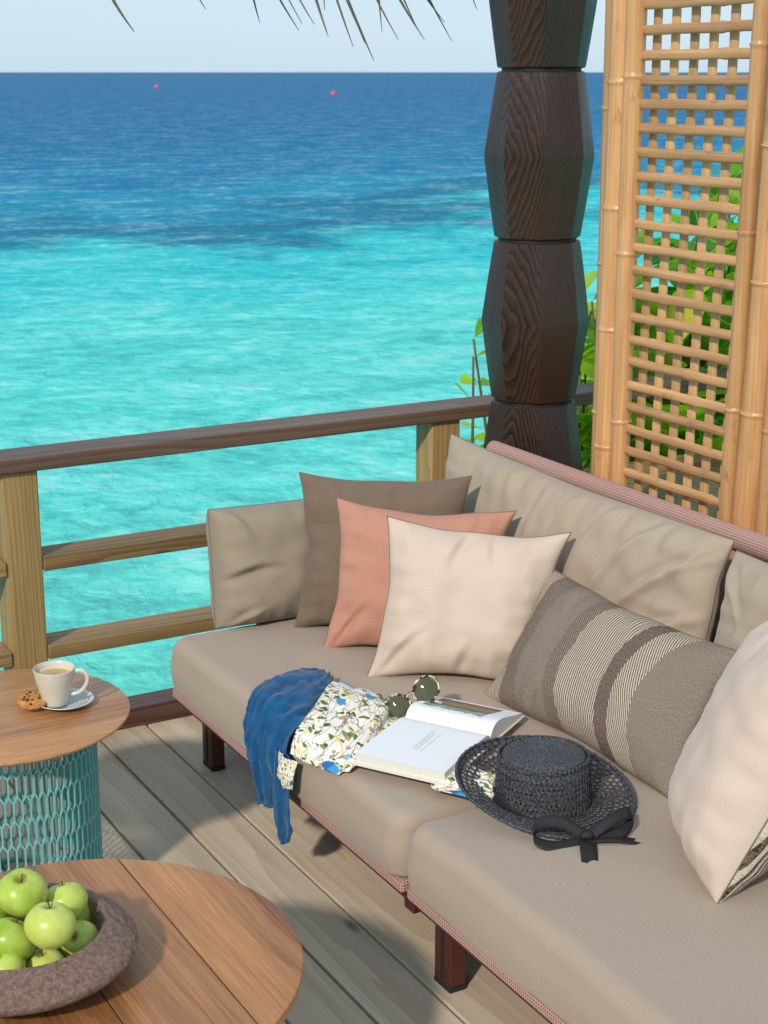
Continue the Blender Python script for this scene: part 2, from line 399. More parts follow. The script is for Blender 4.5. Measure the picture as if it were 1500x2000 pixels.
# ------------------------------------------------------------------ deck
deck = tag(empty('deck'), kind='structure')
PITCH = .1515
for k in range(-16, 17):
    a0 = 1.197 + PITCH * k
    if a0 > 3.7: break
    w_ = PITCH - .0075
    y1 = 4.062 if a0 < 2.6 else 4.06
    b = MB().box(-w_ / 2, w_ / 2, -2.6, 2.6, -.028, 0, .003, 2)
    o = b.build('board', M['deck'], deck, False, (a0 + PITCH / 2, y1 - 2.6, rng.uniform(-.0012, .0008)))
for y in (-.8, .4, 1.6, 2.8, 3.9):
    MB().box(-1.3, 3.75, y - .03, y + .03, -.17, -.03).build('joist', M['kerb'], deck)

# railing
rail = thing('deck_railing', 'brown timber railing with posts and three rails along the sea edge of the deck', 'railing', (0, 4.12, 0))
def rbox(name, x0, x1, y0, y1, z0, z1, m, bev=.004): return MB().box(x0, x1, y0 - 4.12, y1 - 4.12, z0, z1, bev, 2).build(name, m, rail)
rbox('handrail', -.6, 2.72, 4.062, 4.19, .779, .82, M['raildark'])
rbox('handrail', 2.724, 5.6, 4.062, 4.19, .779, .82, M['raildark'])
rbox('kerb_board', -.6, 5.6, 4.068, 4.172, -.02, .052, M['kerb'], .006)
posts = [-.18, 1.13, 2.455, 3.78, 5.1]
for i, x in enumerate(posts):
    rbox('post', x, x + .1, 4.076, 4.176, .053, .778, M['railpost'], .005)
    if i:
        for z0, z1, nm in ((.497, .537, 'middle_rail'), (.243, .283, 'lower_rail')):
            rbox(nm, posts[i - 1] + .101, x - .001, 4.07, 4.18, z0, z1, M['rail'])

# raised platform outside the bamboo screen
plat = thing('timber_platform', 'low olive timber platform outside behind the bamboo screen', 'platform', (3.3, 3, 0))
for k in range(8):
    MB().box(-.065, .065, -.85, .95, .52, .55, .003, 1).build('board', M['terr'], plat, False, (-.46 + .14 * k, 0, 0))
MB().box(-.53, -.5, -.83, .93, .0, .515).build('side_panel', M['terr'], plat)
MB().box(-.5, .58, .9, .93, .0, .515).build('end_panel', M['terr'], plat)

# ------------------------------------------------------------------ carved column
colm = thing('carved_column', 'thick dark carved timber column with waisted faceted segments beside the bamboo screen', 'column', (2.70, 3.9, 0))
def seg(z0, z1, w0=.125, w1=.125):
    zm = z0 + (z1 - z0) * .5; B = .159
    rows = []
    n = 8; Q = []
    zs = [z0, z0 + .004, z0 + (zm - z0) * .35, z0 + (zm - z0) * .7, zm - .004, zm + .004, zm + (z1 - zm) * .3, zm + (z1 - zm) * .65, z1 - .004, z1]
    for zz in zs:
        f = (zz - z0) / (zm - z0) if zz < zm else (z1 - zz) / (z1 - zm)
        f = max(0, min(1, f)); r = (w0 if zz < zm else w1) + (B - w0) * f ** .92
        if zz in (z0, z1): r -= .005
        ring = []
        for k in range(n):
            for s_ in (0, .04, .25, .5, .75, .96):
                a_ = math.pi * 2 * k / n; b_ = math.pi * 2 * (k + 1) / n
                # facets at waist are rounder, flat at the bulge
                A0 = R(61.7) + a_ ; B0 = R(61.7) + b_
                p = Vector((math.cos(A0), math.sin(A0), 0)).lerp(Vector((math.cos(B0), math.sin(B0), 0)), s_)
                rd = 1 - .55 * (1 - f); p = p.lerp(p.normalized(), 1 - rd)
                ring.append((p.x * r, p.y * r, zz))
        rows.append(ring)
    m = MB().grid(rows, closev=True)
    nn = len(rows[0]); m.f.append(tuple(range(nn))[::-1]); m.f.append(tuple((len(rows) - 1) * nn + k for k in range(nn)))
    o = m.build('segment', M['column'], colm, True, angle=20)
    MB().lathe([(.001, z1 - .002), (w1 - .012, z1 - .002), (w1 - .012, z1 + .012), (.001, z1 + .012)], 32).build('joint_ring', M['blackfoot'], colm, True, angle=30)
for z0 in (-.085, .388, .861, 1.334, 1.807, 2.28): seg(z0 + .004, z0 + .473 - .004)

# ------------------------------------------------------------------ bamboo screen (plane x = 2.6)
scr = thing('bamboo_screen', 'tall bamboo lattice screen framed by thick bamboo poles behind the sofa', 'screen', (2.6, 3.1, 0))
def pole(x, y, r, nodes, h=2.5, off=0, lean=0.0):
    zs = []; rr = []
    nd = [off + nodes * i for i in range(int(h / nodes) + 2)]
    z = 0
    steps = 90
    for i in range(steps + 1):
        z = h * i / steps; zs.append(z)
    zs += [q + e for q in nd for e in (-.012, -.006, -.002, .002, .006, .012) if 0 < q + e < h]; zs = sorted(zs)
    pts = []
    for z in zs:
        dn = min(nd, key=lambda q: abs(q - z)); e = z - dn
        k = r * (1 + .035 * math.exp(-(e / .014) ** 2)) + (.0022 if abs(e) < .004 else 0) - (.0008 if .004 < abs(e) < .008 else 0)
        pts.append((0.003 * math.sin(z * 2.1 + x * 9 + y * 31), .003 * math.sin(z * 1.7 + y * 23) - lean * (z - .8), z)); rr.append(k)
    o = MB().tube(pts, rr, 20).build('pole', M['bam'], scr, True, (x - 2.6, y - 3.1, 0), angle=50)
    for q in nd:
        if .02 < q < h:
            P = []
            for k in range(20):
                a = 2 * math.pi * k / 20; P.append((math.cos(a) * r * 1.05, math.sin(a) * r * 1.05 + .003 * math.sin(q * 1.7 + y * 23) - lean * (q - .8), q + .0015 * math.sin(5 * a)))
            MB().tube(P, .0011, 6, closed=True).build('node_ring', M['bamring'], o, True)
    return o
pole(2.6, 3.392, .0385, .315, off=.20)
pole(2.585, 3.327, .0265, .44, off=.03)
pole(2.625, 3.452, .034, .40, off=.11)
pole(2.585, 2.898, .0215, .42, off=.18, lean=.027)
pole(2.6, 2.838, .036, .31, off=.09, lean=.027)
pole(2.6, 2.772, .0235, .36, off=.27, lean=.027)
pole(2.625, 2.72, .032, .36, off=.1, lean=.027)
for k in range(37):
    z = .778 - .0591 * 11 + .0591 * k
    if z > 2.42: break
    j = rng.uniform(-.002, .002); L2 = .2
    P = []; rr = []
    for i in range(25):
        y = -L2 - .028 + (2 * L2 + .028) * i / 24
        P.append((0, y, .0007 * math.sin(i * .5 + k * 2.1) + (.008 * (1 - i / 24) - .004) * rng.choice([1, 1]) * .3)); rr.append(.0126 + .0008 * noise.noise(Vector((y * 9, k * 3.3, 0))))
    nk = rng.randrange(4, 20); rr[nk] += .0022
    rr[0] *= .8; rr[-1] *= .8
    m = MB().tube(P, rr, 12)
    m.v = [(x * .55, y, z_) for x, y, z_ in m.v]
    m.build('slat', M['bamy'], scr, True, (-.012, .013, z + j), angle=50)
for y in (3.277, 3.212, 3.143, 3.076, 3.010, 2.940):
    jj = rng.uniform(-.003, .003)
    P = []
    m = MB(); hw = .0138
    for i in range(26):
        z = .05 + 2.4 * i / 25; wv = .0006 * math.sin(i * 1.3 + y * 60) - (3.3 - y) * .06 * (z - .8)
        P.append([(-.003, -hw + wv, z), (-.0045, 0 + wv, z), (-.003, hw + wv, z), (.003, hw + wv, z), (.003, -hw + wv, z)])
    m.grid(P, closev=True); m.build('back_slat', M['bamback'], scr, False, (.012, y + jj - 3.1, 0))

# ------------------------------------------------------------------ sofa
def rounded_slab(x0, x1, y0, y1, z0, z1, rc, rtop, dome=.008):
    """upholstered slab: rounded plan corners and rolled edges"""
    n = 12; m = 10; plan = []
    cs = [(x1 - rc, y1 - rc, 0), (x0 + rc, y1 - rc, 90), (x0 + rc, y0 + rc, 180), (x1 - rc, y0 + rc, 270)]
    for cx, cy, a0 in cs:
        for i in range(n + 1):
            a = R(a0 + 90 * i / n); plan.append((cx, cy, math.cos(a), math.sin(a)))
    # densify straight runs
    pl = []
    for i in range(len(plan)):
        p = plan[i]; q = plan[(i + 1) % len(plan)]; pl.append(p)
        P0 = Vector((p[0] + p[2] * rc, p[1] + p[3] * rc)); Q0 = Vector((q[0] + q[2] * rc, q[1] + q[3] * rc))
        if (Q0 - P0).length > .1:
            for k in range(1, 24):
                t = k / 24; pl.append((p[0] + (q[0] - p[0]) * t, p[1] + (q[1] - p[1]) * t, p[2], p[3]))
    prof = [(-.012, 0)]
    for i in range(4): prof.append((-.012 + .012 * math.sin(R(22.5 * (i + 1))), .012 - .012 * math.cos(R(22.5 * (i + 1)))))
    H = z1 - z0
    for i in range(1, 5): prof.append((.006 * math.sin(math.pi * i / 5), .012 + (H - rtop - .012) * i / 5))
    for i in range(m + 1):
        a = R(90 * i / m); prof.append((-rtop + rtop * math.cos(a), H - rtop + rtop * math.sin(a)))
    rows = []
    for off, z in prof:
        rows.append([(cx + c * (rc + off), cy + s * (rc + off), z0 + z) for cx, cy, c, s in pl])
    mx, my = (x0 + x1) / 2, (y0 + y1) / 2
    top = rows[-1]
    for k in range(1, 15):
        f = 1 - k / 15
        rows.append([(mx + (p[0] - mx) * f, my + (p[1] - my) * f, z1 + dome * (1 - f * f)) for p in top])
    def wr(p):
        q = Vector(p); d = .0045 * noise.noise(q * 4.5) + .0016 * noise.noise(q * 19)
        return (p[0] + d, p[1] + d * .6, p[2] + d)
    rows = [[wr(p) for p in r] for r in rows]
    mb = MB().grid(rows, closev=True); nn = len(pl)
    mb.f.append(tuple(range(nn))[::-1]); mb.f.append(tuple((len(rows) - 1) * nn + k for k in range(nn)))
    return mb
def sofa(label, y0, y1, legs, arm):
    t = thing('sofa_module', label, 'sofa', (1.95, (y0 + y1) / 2, 0), 'modules of the beige outdoor sofa')
    oy = (y0 + y1) / 2; L = lambda y: y - oy
    X = lambda x: x - 1.95
    rounded_slab(X(1.462), X(2.42), L(y0 + .003), L(y1 - .003), .217, .362, .055, .04).build('seat_cushion', M['seat'], t, True)
    m = MB().box(X(1.472), X(2.5), L(y0 + .008), L(y1 - .008), .188, .215, .006, 2); m.build('skirt_band', M['mesh'], t)
    MB().box(X(1.49), X(2.49), L(y0 + .02), L(y1 - .02), .165, .187, .004, 2).build('base_frame', M['redmetal'], t)
    for x, y in legs:
        l = MB().box(-.019, .019, -.031, .031, .012, .164, .003, 2).build('leg', M['redmetal'], t, False, (X(x), L(y), 0))
        MB().box(-.021, -.018, -.004, .004, .02, .16).build('groove', M['blackfoot'], l)
        MB().box(-.020, .020, -.032, .032, 0, .0118, .003, 2).build('foot', M['blackfoot'], l)
    MB().box(X(1.50), X(1.53), L(y0 + .005), L(y0 + .045), .135, .165, .003, 1).build('link_bracket', M['redmetal'], t)
    # backrest: slanted mesh sheet with a padded tube along the top
    P = [(X(2.42), 0, .2), (X(2.455), 0, .5), (X(2.49), 0, .72)]
    g = [[(x, L(y0 + .01), z), (x, L(y1 - .005), z)] for x, _, z in P]
    MB().grid(g).build('back_panel', M['mesh'], t, mods=[('SOLIDIFY', {'thickness': .012})])
    # bolster, uv wrapped
    def bolster(p0, p1, r, nm, wavy=0):
        p0 = Vector(p0); p1 = Vector(p1); d = (p1 - p0); Ln = d.length; d.normalize(); up = Vector((0, 0, 1)); sd = d.cross(up)
        rows, uvs = [], []
        prof = [(0, .001), (0, .6), (.003, .85), (.008, .96), (.016, 1)] + [(.016 + (Ln - .032) * i / 30, 1) for i in range(1, 30)] + [(Ln - .016, 1), (Ln - .008, .96), (Ln - .003, .85), (Ln, .6), (Ln, .001)]
        for s_, k in prof:
            c = p0 + d * s_
            rows.append([c + (up * math.cos(2 * math.pi * q / 24) * 1.05 + sd * math.sin(2 * math.pi * q / 24) * .9) * r * k for q in range(25)])
            uvs.append([(s_, q / 24 * 2 * math.pi * r) for q in range(25)])
        MB().grid(rows, uv=uvs).build(nm, M['mesh'], t, True)
    bolster((X(2.482), L(y0 + .004), .751), (X(2.482), L(y1 + (.0 if arm else -.004)), .751), .027, 'back_bolster')
    if arm:
        bolster((X(1.73), L(y1 + .03), .632), (X(2.44), L(y1 + .03), .632), .028, 'arm_bolster')
        MB().box(X(1.74), X(2.45), L(y1 + .02), L(y1 + .03), .21, .62).build('arm_panel', M['mesh'], t)
    return t
sofa('far sofa module with blue scarf, scatter pillows and red woven bolster along its back', 2.545, 3.79, [(1.553, 3.70), (2.4, 3.70), (2.4, 2.6)], True)
sofa('near sofa module carrying the black straw hat, filling the lower right corner', 1.15, 2.54, [(1.545, 2.478), (1.553, 1.25), (2.4, 2.46), (2.4, 1.25)], False)

# ------------------------------------------------------------------ cushions
def pillow(name, label, cat, TL, TR, BL, BR, T, mat, bow=.035, seed=0, folds=(), group=None, pexp=2.4, q=.58, Tback=None, matback=None, wr=.014, piping=True, sag=0.0, NU=88):
    TL, TR, BL, BR = [np.array(v, float) for v in (TL, TR, BL, BR)]
    W_ = np.linalg.norm(TR - TL); H_ = np.linalg.norm(TL - BL); N = 88
    nr = np.cross((TR - TL) + (BR - BL), (TL - BL) + (TR - BR)); nr /= np.linalg.norm(nr)
    C = (TL + TR + BL + BR) / 4
    wdir = (TR - TL) / W_; hdir = (TL - BL) / H_
    spread = lambda n: [.6 * (.5 - .5 * math.cos(math.pi * i / n)) + .4 * i / n for i in range(n + 1)]
    tt = spread(N); tu = spread(NU)
    def pt(u, v, side):
        p = BL * (1 - u) * (1 - v) + BR * u * (1 - v) + TL * (1 - u) * v + TR * u * v
        eu = 2 * u - 1; ev = 2 * v - 1
        nz = noise.noise(Vector((u * 2.3 + seed, v * 2.3, seed * 1.7)))
        cu = (1 - abs(ev) ** 2.2); cv = (1 - abs(eu) ** 2.2)
        wob = 1 + .5 * noise.noise(Vector((v * 3 + seed, u * 3, 5.1)))
        p = p - wdir * W_ * bow * wob * cu * eu * abs(eu) - hdir * H_ * bow * wob * cv * ev * abs(ev)
        h = ((1 - abs(eu) ** pexp) * (1 - abs(ev) ** pexp)); h = max(h, 0) ** q
        h *= 1 + sag * (-ev)
        d = h * (T if side > 0 else (Tback or T)) * .5
        edge = min(1, h * 1.6)
        x_, y_ = u * W_, v * H_
        f = wr * (noise.noise(Vector((x_ * 7 + seed, y_ * 7, side))) + .5 * noise.noise(Vector((x_ * 16, y_ * 16 + seed, side))))
        # puckers running in from the seams
        pk = 0
        for e_, al in ((u, v * H_), (1 - u, v * H_ + 3), (v, u * W_ + 7), (1 - v, u * W_ + 11)):
            pk += math.exp(-(e_ / .16) ** 2) * noise.noise(Vector((al * 26 + seed, seed * .37, side * 2)))
        f += wr * 1.1 * pk
        if side > 0:
            for (fu, fv, ang, ln, wd, am) in folds:
                du = (u - fu) * W_; dv = (v - fv) * H_; ca, sa = math.cos(R(ang)), math.sin(R(ang))
                s_ = du * ca + dv * sa; n_ = -du * sa + dv * ca
                n_ += .10 * s_ * s_ / ln
                f += am * math.exp(-(n_ / wd) ** 2) * math.exp(-((s_ / ln) ** 2)) - .5 * am * math.exp(-((n_ - 1.7 * wd) / wd) ** 2) * math.exp(-((s_ / ln) ** 2))
        return p + nr * side * (d + f * edge)
    mb = MB(); idx = {}; vs = []; uv = []
    def vid(i, j, side):
        k = (i, j, side if 0 < i < NU and 0 < j < N else 0)
        if k not in idx: idx[k] = len(vs); vs.append(tuple(pt(tu[i], tt[j], side))); uv.append((tu[i] * W_, tt[j] * H_))
        return idx[k]
    fs = []
    for side in (1, -1):
        for i in range(NU):
            for j in range(N): fs.append((vid(i, j, side), vid(i + 1, j, side), vid(i + 1, j + 1, side), vid(i, j + 1, side)))
    mb.add(vs, fs, uv)
    o = mb.build(name, [mat, matback or mat], None, True)
    if matback:
        for k, p in enumerate(o.data.polygons):
            if k >= N * NU: p.material_index = 1
    tag(o, label, cat, group)
    if piping:
        E_ = [pt(tt[i], 0, 1) for i in range(N)] + [pt(1, tt[i], 1) for i in range(N)] + [pt(tt[N - i], 1, 1) for i in range(N)] + [pt(0, tt[N - i], 1) for i in range(N)]
        s = MB().tube(E_, .0016, 6, closed=True).build('seam', M['piping'] if piping is True else piping, o, True)
    return o
GB = 'loose beige seat-back cushions of the sofa'
GS = 'scatter pillows on the sofa'
pillow('back_cushion', 'long beige back cushion leaning on the red woven bolster behind the pillows', 'cushion', (2.345, 3.79, .812), (2.35, 2.60, .800), (2.25, 3.74, .375), (2.26, 2.585, .375), .165, M['backc'], .025, 3, group=GB, wr=.013, q=.5, pexp=4, NU=220,
       folds=[(.66, .8, 62, .16, .014, .015), (.55, .82, 66, .14, .012, .012), (.76, .74, 52, .2, .013, .016), (.85, .62, 40, .18, .013, .018), (.9, .42, 32, .14, .013, .016), (.95, .3, 28, .10, .011, .010), (.46, .85, 75, .12, .012, .006), (.93, .78, 58, .1, .01, .01)])
pillow('back_cushion', 'beige back cushion at the right edge next to the striped pillow', 'cushion', (2.335, 2.575, .785), (2.34, 1.6, .79), (2.24, 2.56, .375), (2.24, 1.6, .375), .18, M['backc'], .02, 9, group=GB, wr=.010, q=.45, pexp=5, NU=160,
       folds=[(.05, .85, -40, .08, .012, .01), (.12, .6, 60, .12, .015, .006)])
pillow('end_cushion', 'beige grey cushion at the far left end of the sofa by the railing', 'cushion', (1.618, 3.845, .672), (2.06, 3.845, .66), (1.605, 3.785, .356), (2.04, 3.765, .350), .20, M['endc'], .004, 5, group=GB, q=.42, pexp=5, wr=.010,
       folds=[(.16, .45, 12, .07, .012, -.014), (.1, .93, -50, .05, .012, .01), (.12, .06, 30, .05, .01, .01)])
pillow('throw_pillow', 'dark taupe square pillow standing behind the salmon pillow', 'pillow', (1.842, 3.745, .770), (2.206, 3.459, .778), (1.786, 3.675, .360), (2.13, 3.41, .362), .15, M['taupe'], .055, 12, group=GS)
pillow('throw_pillow', 'salmon pink square pillow between the taupe and the cream pillows', 'pillow', (1.856, 3.560, .742), (2.209, 3.254, .731), (1.776, 3.490, .360), (2.10, 3.22, .362), .15, M['salmon'], .06, 21, group=GS,
       folds=[(.12, .12, 55, .08, .012, -.012)])
pillow('throw_pillow', 'cream square pillow standing upright in front of the salmon pillow', 'pillow', (1.880, 3.334, .742), (2.220, 3.032, .728), (1.779, 3.258, .360), (2.10, 2.985, .362), .16, M['cream'], .06, 33, group=GS,
       folds=[(.15, .13, 50, .09, .013, -.012), (.55, .05, 80, .06, .012, -.010), (.45, .9, 70, .06, .012, -.01), (.62, .92, 100, .05, .012, -.009)])
pillow('lumbar_pillow', 'long brown and cream striped lumbar pillow leaning back behind the black hat', 'pillow', (2.181, 3.074, .641), (2.200, 2.386, .632), (1.960, 3.013, .364), (1.985, 2.327, .364), .15, M['stripe'], .05, 41, group=GS, wr=.008, matback=M['backc'],
       folds=[(.3, .95, 80, .06, .014, -.010), (.62, .97, 95, .06, .013, -.010), (.28, .04, 70, .06, .012, -.010)])
pillow('throw_pillow', 'pale pink-cream pillow cut off by the right edge of the picture', 'pillow', (2.14, 2.18, .81), (2.00, 1.86, .83), (1.965, 2.27, .366), (1.785, 1.965, .364), .23, M['pink'], .012, 57, q=.5, pexp=3, group=GS, matback=M['stripe'],
       folds=[(.1, .1, 50, .06, .012, -.010)])

# ------------------------------------------------------------------ scarf-dress
def cloth(name, Gd, mat, parent, n=10, m=10, fold=None, thick=.0016, uvs=1.0):
    P = cgrid(Gd, n, m); nu, nv = len(P), len(P[0]); Q = []; UV = []
    for i in range(nu):
        r = []; ur = []
        for j in range(nv):
            du = P[min(i + 1, nu - 1)][j] - P[max(i - 1, 0)][j]; dv = P[i][min(j + 1, nv - 1)] - P[i][max(j - 1, 0)]
            nn = np.cross(du, dv); nn = nn / (np.linalg.norm(nn) + 1e-9)
            if nn[2] < 0 and abs(nn[2]) > .3: nn = -nn
            elif abs(nn[2]) <= .3 and nn[0] > 0: nn = -nn
            f = fold(i / (nu - 1), j / (nv - 1)) if fold else 0
            r.append(P[i][j] + nn * f); ur.append((i * .3 / (nu - 1) * uvs, j * .25 / (nv - 1) * uvs))
        Q.append(r); UV.append(ur)
    return MB().grid(Q, uv=UV).build(name, mat, parent, True, mods=[('SOLIDIFY', {'thickness': thick, 'offset': 1})])
scarf = thing('summer_dress', 'blue and floral cotton dress draped over the front edge of the far seat', 'clothing', (0, 0, 0))
def fb(i, j):
    return .010 * (.6 - abs(noise.noise(Vector((i * 11 + 3 * j, j * 7, 6))) * 2)) * (.4 + .6 * i) + .004 * noise.noise(Vector((i * 22, j * 14, 8))) + .012 * noise.noise(Vector((i * 3 + j * 2, j * 9 - i * 2, 3))) * (.6 + i) + .0045 * noise.noise(Vector((i * 5 + 4 * j, j * 22, 1))) + .0035 * math.sin(j * 15 + 6 * i + 3 * math.sin(i * 4 + j * 3)) * i + .005
cloth('blue_skirt', [
    [(1.665, 3.335, .372), (1.672, 3.30, .380), (1.668, 3.25, .392), (1.658, 3.20, .376)],
    [(1.60, 3.345, .368), (1.60, 3.28, .396), (1.61, 3.20, .398), (1.60, 3.13, .378)],
    [(1.53, 3.325, .368), (1.53, 3.25, .396), (1.53, 3.14, .398), (1.54, 3.06, .378)],
    [(1.472, 3.27, .358), (1.468, 3.21, .386), (1.46, 3.11, .384), (1.475, 3.02, .372)],
    [(1.438, 3.22, .318), (1.43, 3.17, .325), (1.428, 3.09, .322), (1.445, 3.0, .335)],
    [(1.432, 3.18, .258), (1.425, 3.14, .255), (1.425, 3.08, .25), (1.44, 3.01, .27)],
    [(1.43, 3.15, .20), (1.428, 3.13, .19), (1.43, 3.08, .18), (1.44, 3.03, .20)],
    [(1.432, 3.14, .165), (1.432, 3.125, .16), (1.434, 3.10, .162), (1.44, 3.08, .165)]], M['blue'], scarf, 9, 14, fb)
def ft(i, j): return .004 * math.sin(j * 13 + 3 * i) + .003 * noise.noise(Vector((i * 7, j * 7, 4)))
cloth('waist_tie', [
    [(1.436, 3.085, .33), (1.425, 3.03, .335), (1.436, 2.985, .33)],
    [(1.432, 3.07, .26), (1.420, 3.03, .26), (1.432, 2.975, .265)],
    [(1.430, 3.055, .19), (1.420, 3.02, .185), (1.430, 2.975, .20)],
    [(1.430, 3.045, .135), (1.424, 3.015, .135), (1.430, 2.965, .165)],
    [(1.430, 3.035, .105), (1.428, 3.01, .108), (1.430, 2.985, .125)]], M['blue'], scarf, 9, 12, ft)
def ff(i, j):
    k = max(0, (i - .35)) * 1.6
    return .007 + .004 * math.sin(i * 16 + 3 * math.sin(j * 4)) * (.3 + k) + .010 * k * math.sin(i * 34 + j * 3) * (1 - .5 * j) + .004 * noise.noise(Vector((i * 8, j * 8, 9)))
cloth('floral_bodice', [
    [(1.668, 3.225, .378), (1.61, 3.15, .392), (1.53, 3.06, .392), (1.468, 3.01, .372), (1.440, 2.985, .335)],
    [(1.682, 3.16, .385), (1.63, 3.10, .398), (1.56, 3.02, .390), (1.478, 2.96, .372), (1.450, 2.94, .332)],
    [(1.70, 3.09, .390), (1.65, 3.03, .400), (1.58, 2.96, .392), (1.495, 2.90, .374), (1.459, 2.88, .338)],
    [(1.712, 3.03, .385), (1.67, 2.97, .398), (1.60, 2.90, .390), (1.515, 2.84, .374), (1.464, 2.82, .345)],
    [(1.71, 2.98, .375), (1.67, 2.93, .378), (1.60, 2.86, .377), (1.53, 2.80, .375), (1.480, 2.775, .366)]], M['floral'], scarf, 12, 10, ff)
cloth('floral_sleeve', [
    [(1.70, 2.70, .374), (1.66, 2.68, .388), (1.61, 2.66, .378)],
    [(1.70, 2.64, .374), (1.65, 2.62, .398), (1.575, 2.60, .376)],
    [(1.72, 2.59, .374), (1.67, 2.565, .396), (1.60, 2.54, .376)],
    [(1.75, 2.55, .374), (1.70, 2.52, .385), (1.65, 2.50, .374)]], M['floral'], scarf, 10, 12, lambda i, j: .005 + .006 * math.sin(j * 22 + i * 8) * .7)
cloth('floral_cuff', [
    [(1.43, 3.02, .335), (1.418, 2.985, .338), (1.436, 2.95, .33)],
    [(1.425, 3.02, .295), (1.410, 2.985, .295), (1.43, 2.955, .29)],
    [(1.43, 3.0, .262), (1.420, 2.98, .26), (1.432, 2.965, .262)]], M['floral'], scarf, 8, 8, lambda i, j: .004 * math.sin(j * 12 + i * 5))

# ------------------------------------------------------------------ open book
g_ = Vector((.524, -.851, 0)); p_ = Vector((-.813, -.582, 0)); p_ = Vector((-.851, -.524, 0)) * .7 + p_ * .3; p_.normalize()
BO = Vector((1.679, 2.897, .386)); LEN = .212
book = thing('open_book', 'open hardback book with white pages lying face up beside the black hat', 'book', BO)
pg = plain('paper_white', srgb(232, 232, 234), .75, .3, 0, var=.02)
def page_edge():
    t = NT('page_edges', .8, .2); c = t.obj(False); x, y, z = t.sep(c)
    s = t.math('SINE', t.math('MULTIPLY', z, 5200)); t.bump(s, .3, .0006)
    return t.color(t.mix(t.math('ADD', t.math('MULTIPLY', s, .3), .5), srgb(214, 208, 198), srgb(240, 236, 226)))
pe = page_edge()
def blk(prof, name, y0=0, y1=LEN):
    n = len(prof); m = MB(); vs = []
    for y in (y0, y1):
        for s, z in prof: v = p_ * s + g_ * y; vs.append((v.x, v.y, z))
        for s, z in prof: v = p_ * s * .995 + g_ * y; vs.append((v.x, v.y, .003))
    N2 = 2 * n; fs = []
    for i in range(n - 1):
        fs.append((i, i + 1, N2 + i + 1, N2 + i)); fs.append((n + i, N2 + n + i, N2 + n + i + 1, n + i + 1))
        fs.append((i, n + i, n + i + 1, i + 1)); fs.append((N2 + i, N2 + i + 1, N2 + n + i + 1, N2 + n + i))
    fs.append((n - 1, 2 * n - 1, N2 + 2 * n - 1, N2 + n - 1))
    m.add(vs, fs); o = m.build(name, [pe, pg], book, False)
    return o
pl_ = [(0, .016), (.006, .0235), (.015, .0275), (.03, .029), (.06, .029), (.12, .028), (.18, .027), (.225, .0255), (.229, .025)]
pr_ = [(0, .016), (-.005, .024), (-.014, .034), (-.028, .040), (-.045, .041), (-.07, .037), (-.10, .029), (-.14, .018), (-.175, .010)]
blk(pl_, 'page_block'); blk(pr_[::1], 'page_block')
def sheet(prof, name, mat, s0, s1, y0, y1, lift, thick=.0004):
    def zz(s):
        for a, b in zip(prof, prof[1:]):
            lo, hi = min(a[0], b[0]), max(a[0], b[0])
            if lo <= s <= hi: return a[1] + (b[1] - a[1]) * (s - a[0]) / (b[0] - a[0])
        return prof[-1][1]
    rows, uv = [], []
    for i in range(25):
        s = s0 + (s1 - s0) * i / 24; r = []
        for y in (y0, y1): v = p_ * s + g_ * y; r.append((v.x, v.y, zz(s) + lift))
        rows.append(r); uv.append([(i / 24, 0), (i / 24, 1)])
    return MB().grid(rows, uv=uv).build(name, mat, book, True)
sheet(pl_, 'left_page', pg, .001, .229, 0, LEN, .0006)
sheet(pr_, 'right_page', pg, -.001, -.175, 0, LEN, .0006)
def pic():
    t = NT('landscape_print', .5, .4); uv = t.uv(); x, y, z = t.sep(uv)
    n = t.noise(t.map(uv, (6, 3, 1)), 2, 6, .7); f = t.math('ADD', x, t.math('MULTIPLY', t.math('SUBTRACT', n, .5), .5))
    return t.color(t.ramp(f, [(.05, srgb(226, 226, 222)), (.14, srgb(84, 116, 70)), (.2, srgb(150, 190, 204)), (.3, srgb(90, 110, 60)), (.42, srgb(120, 104, 76)), (.6, srgb(160, 136, 104)), (.85, srgb(128, 100, 74))]))
sheet(pr_, 'printed_landscape', pic(), -.035, -.160, .02, .172, .0011)
tx = plain('grey_ink', srgb(120, 120, 128), .8)
tm = MB()
for k, (ya, sa, sb) in enumerate(((.098, .050, .150), (.1035, .062, .158), (.109, .062, .160), (.121, .062, .163))):
    s = sa
    while s < sb:
        e = min(sb, s + rng.uniform(.004, .012)); 
        zt = .0298 if s < .06 else .0292 - (s - .06) / 60
        A_ = [p_ * q + g_ * y for q, y in ((s, ya), (e, ya), (e, ya + .0011), (s, ya + .0011))]
        tm.add([(v.x, v.y, .0300 - max(0, s - .04) * .0155) for v in A_], [(0, 1, 2, 3)]); s = e + .0022
tm.build('text_lines', tx, book)
m = MB()
vs = [(p_ * s + g_ * y) for y in (-.004, LEN + .004) for s in (.235, -.182)]
m.add([(v.x, v.y, z) for z in (0, .0026) for v in vs], [(0, 1, 3, 2), (4, 6, 7, 5), (0, 4, 5, 1), (1, 5, 7, 3), (3, 7, 6, 2), (2, 6, 4, 0)])
m.build('cover', plain('cream_cover', srgb(228, 222, 208), .6), book)

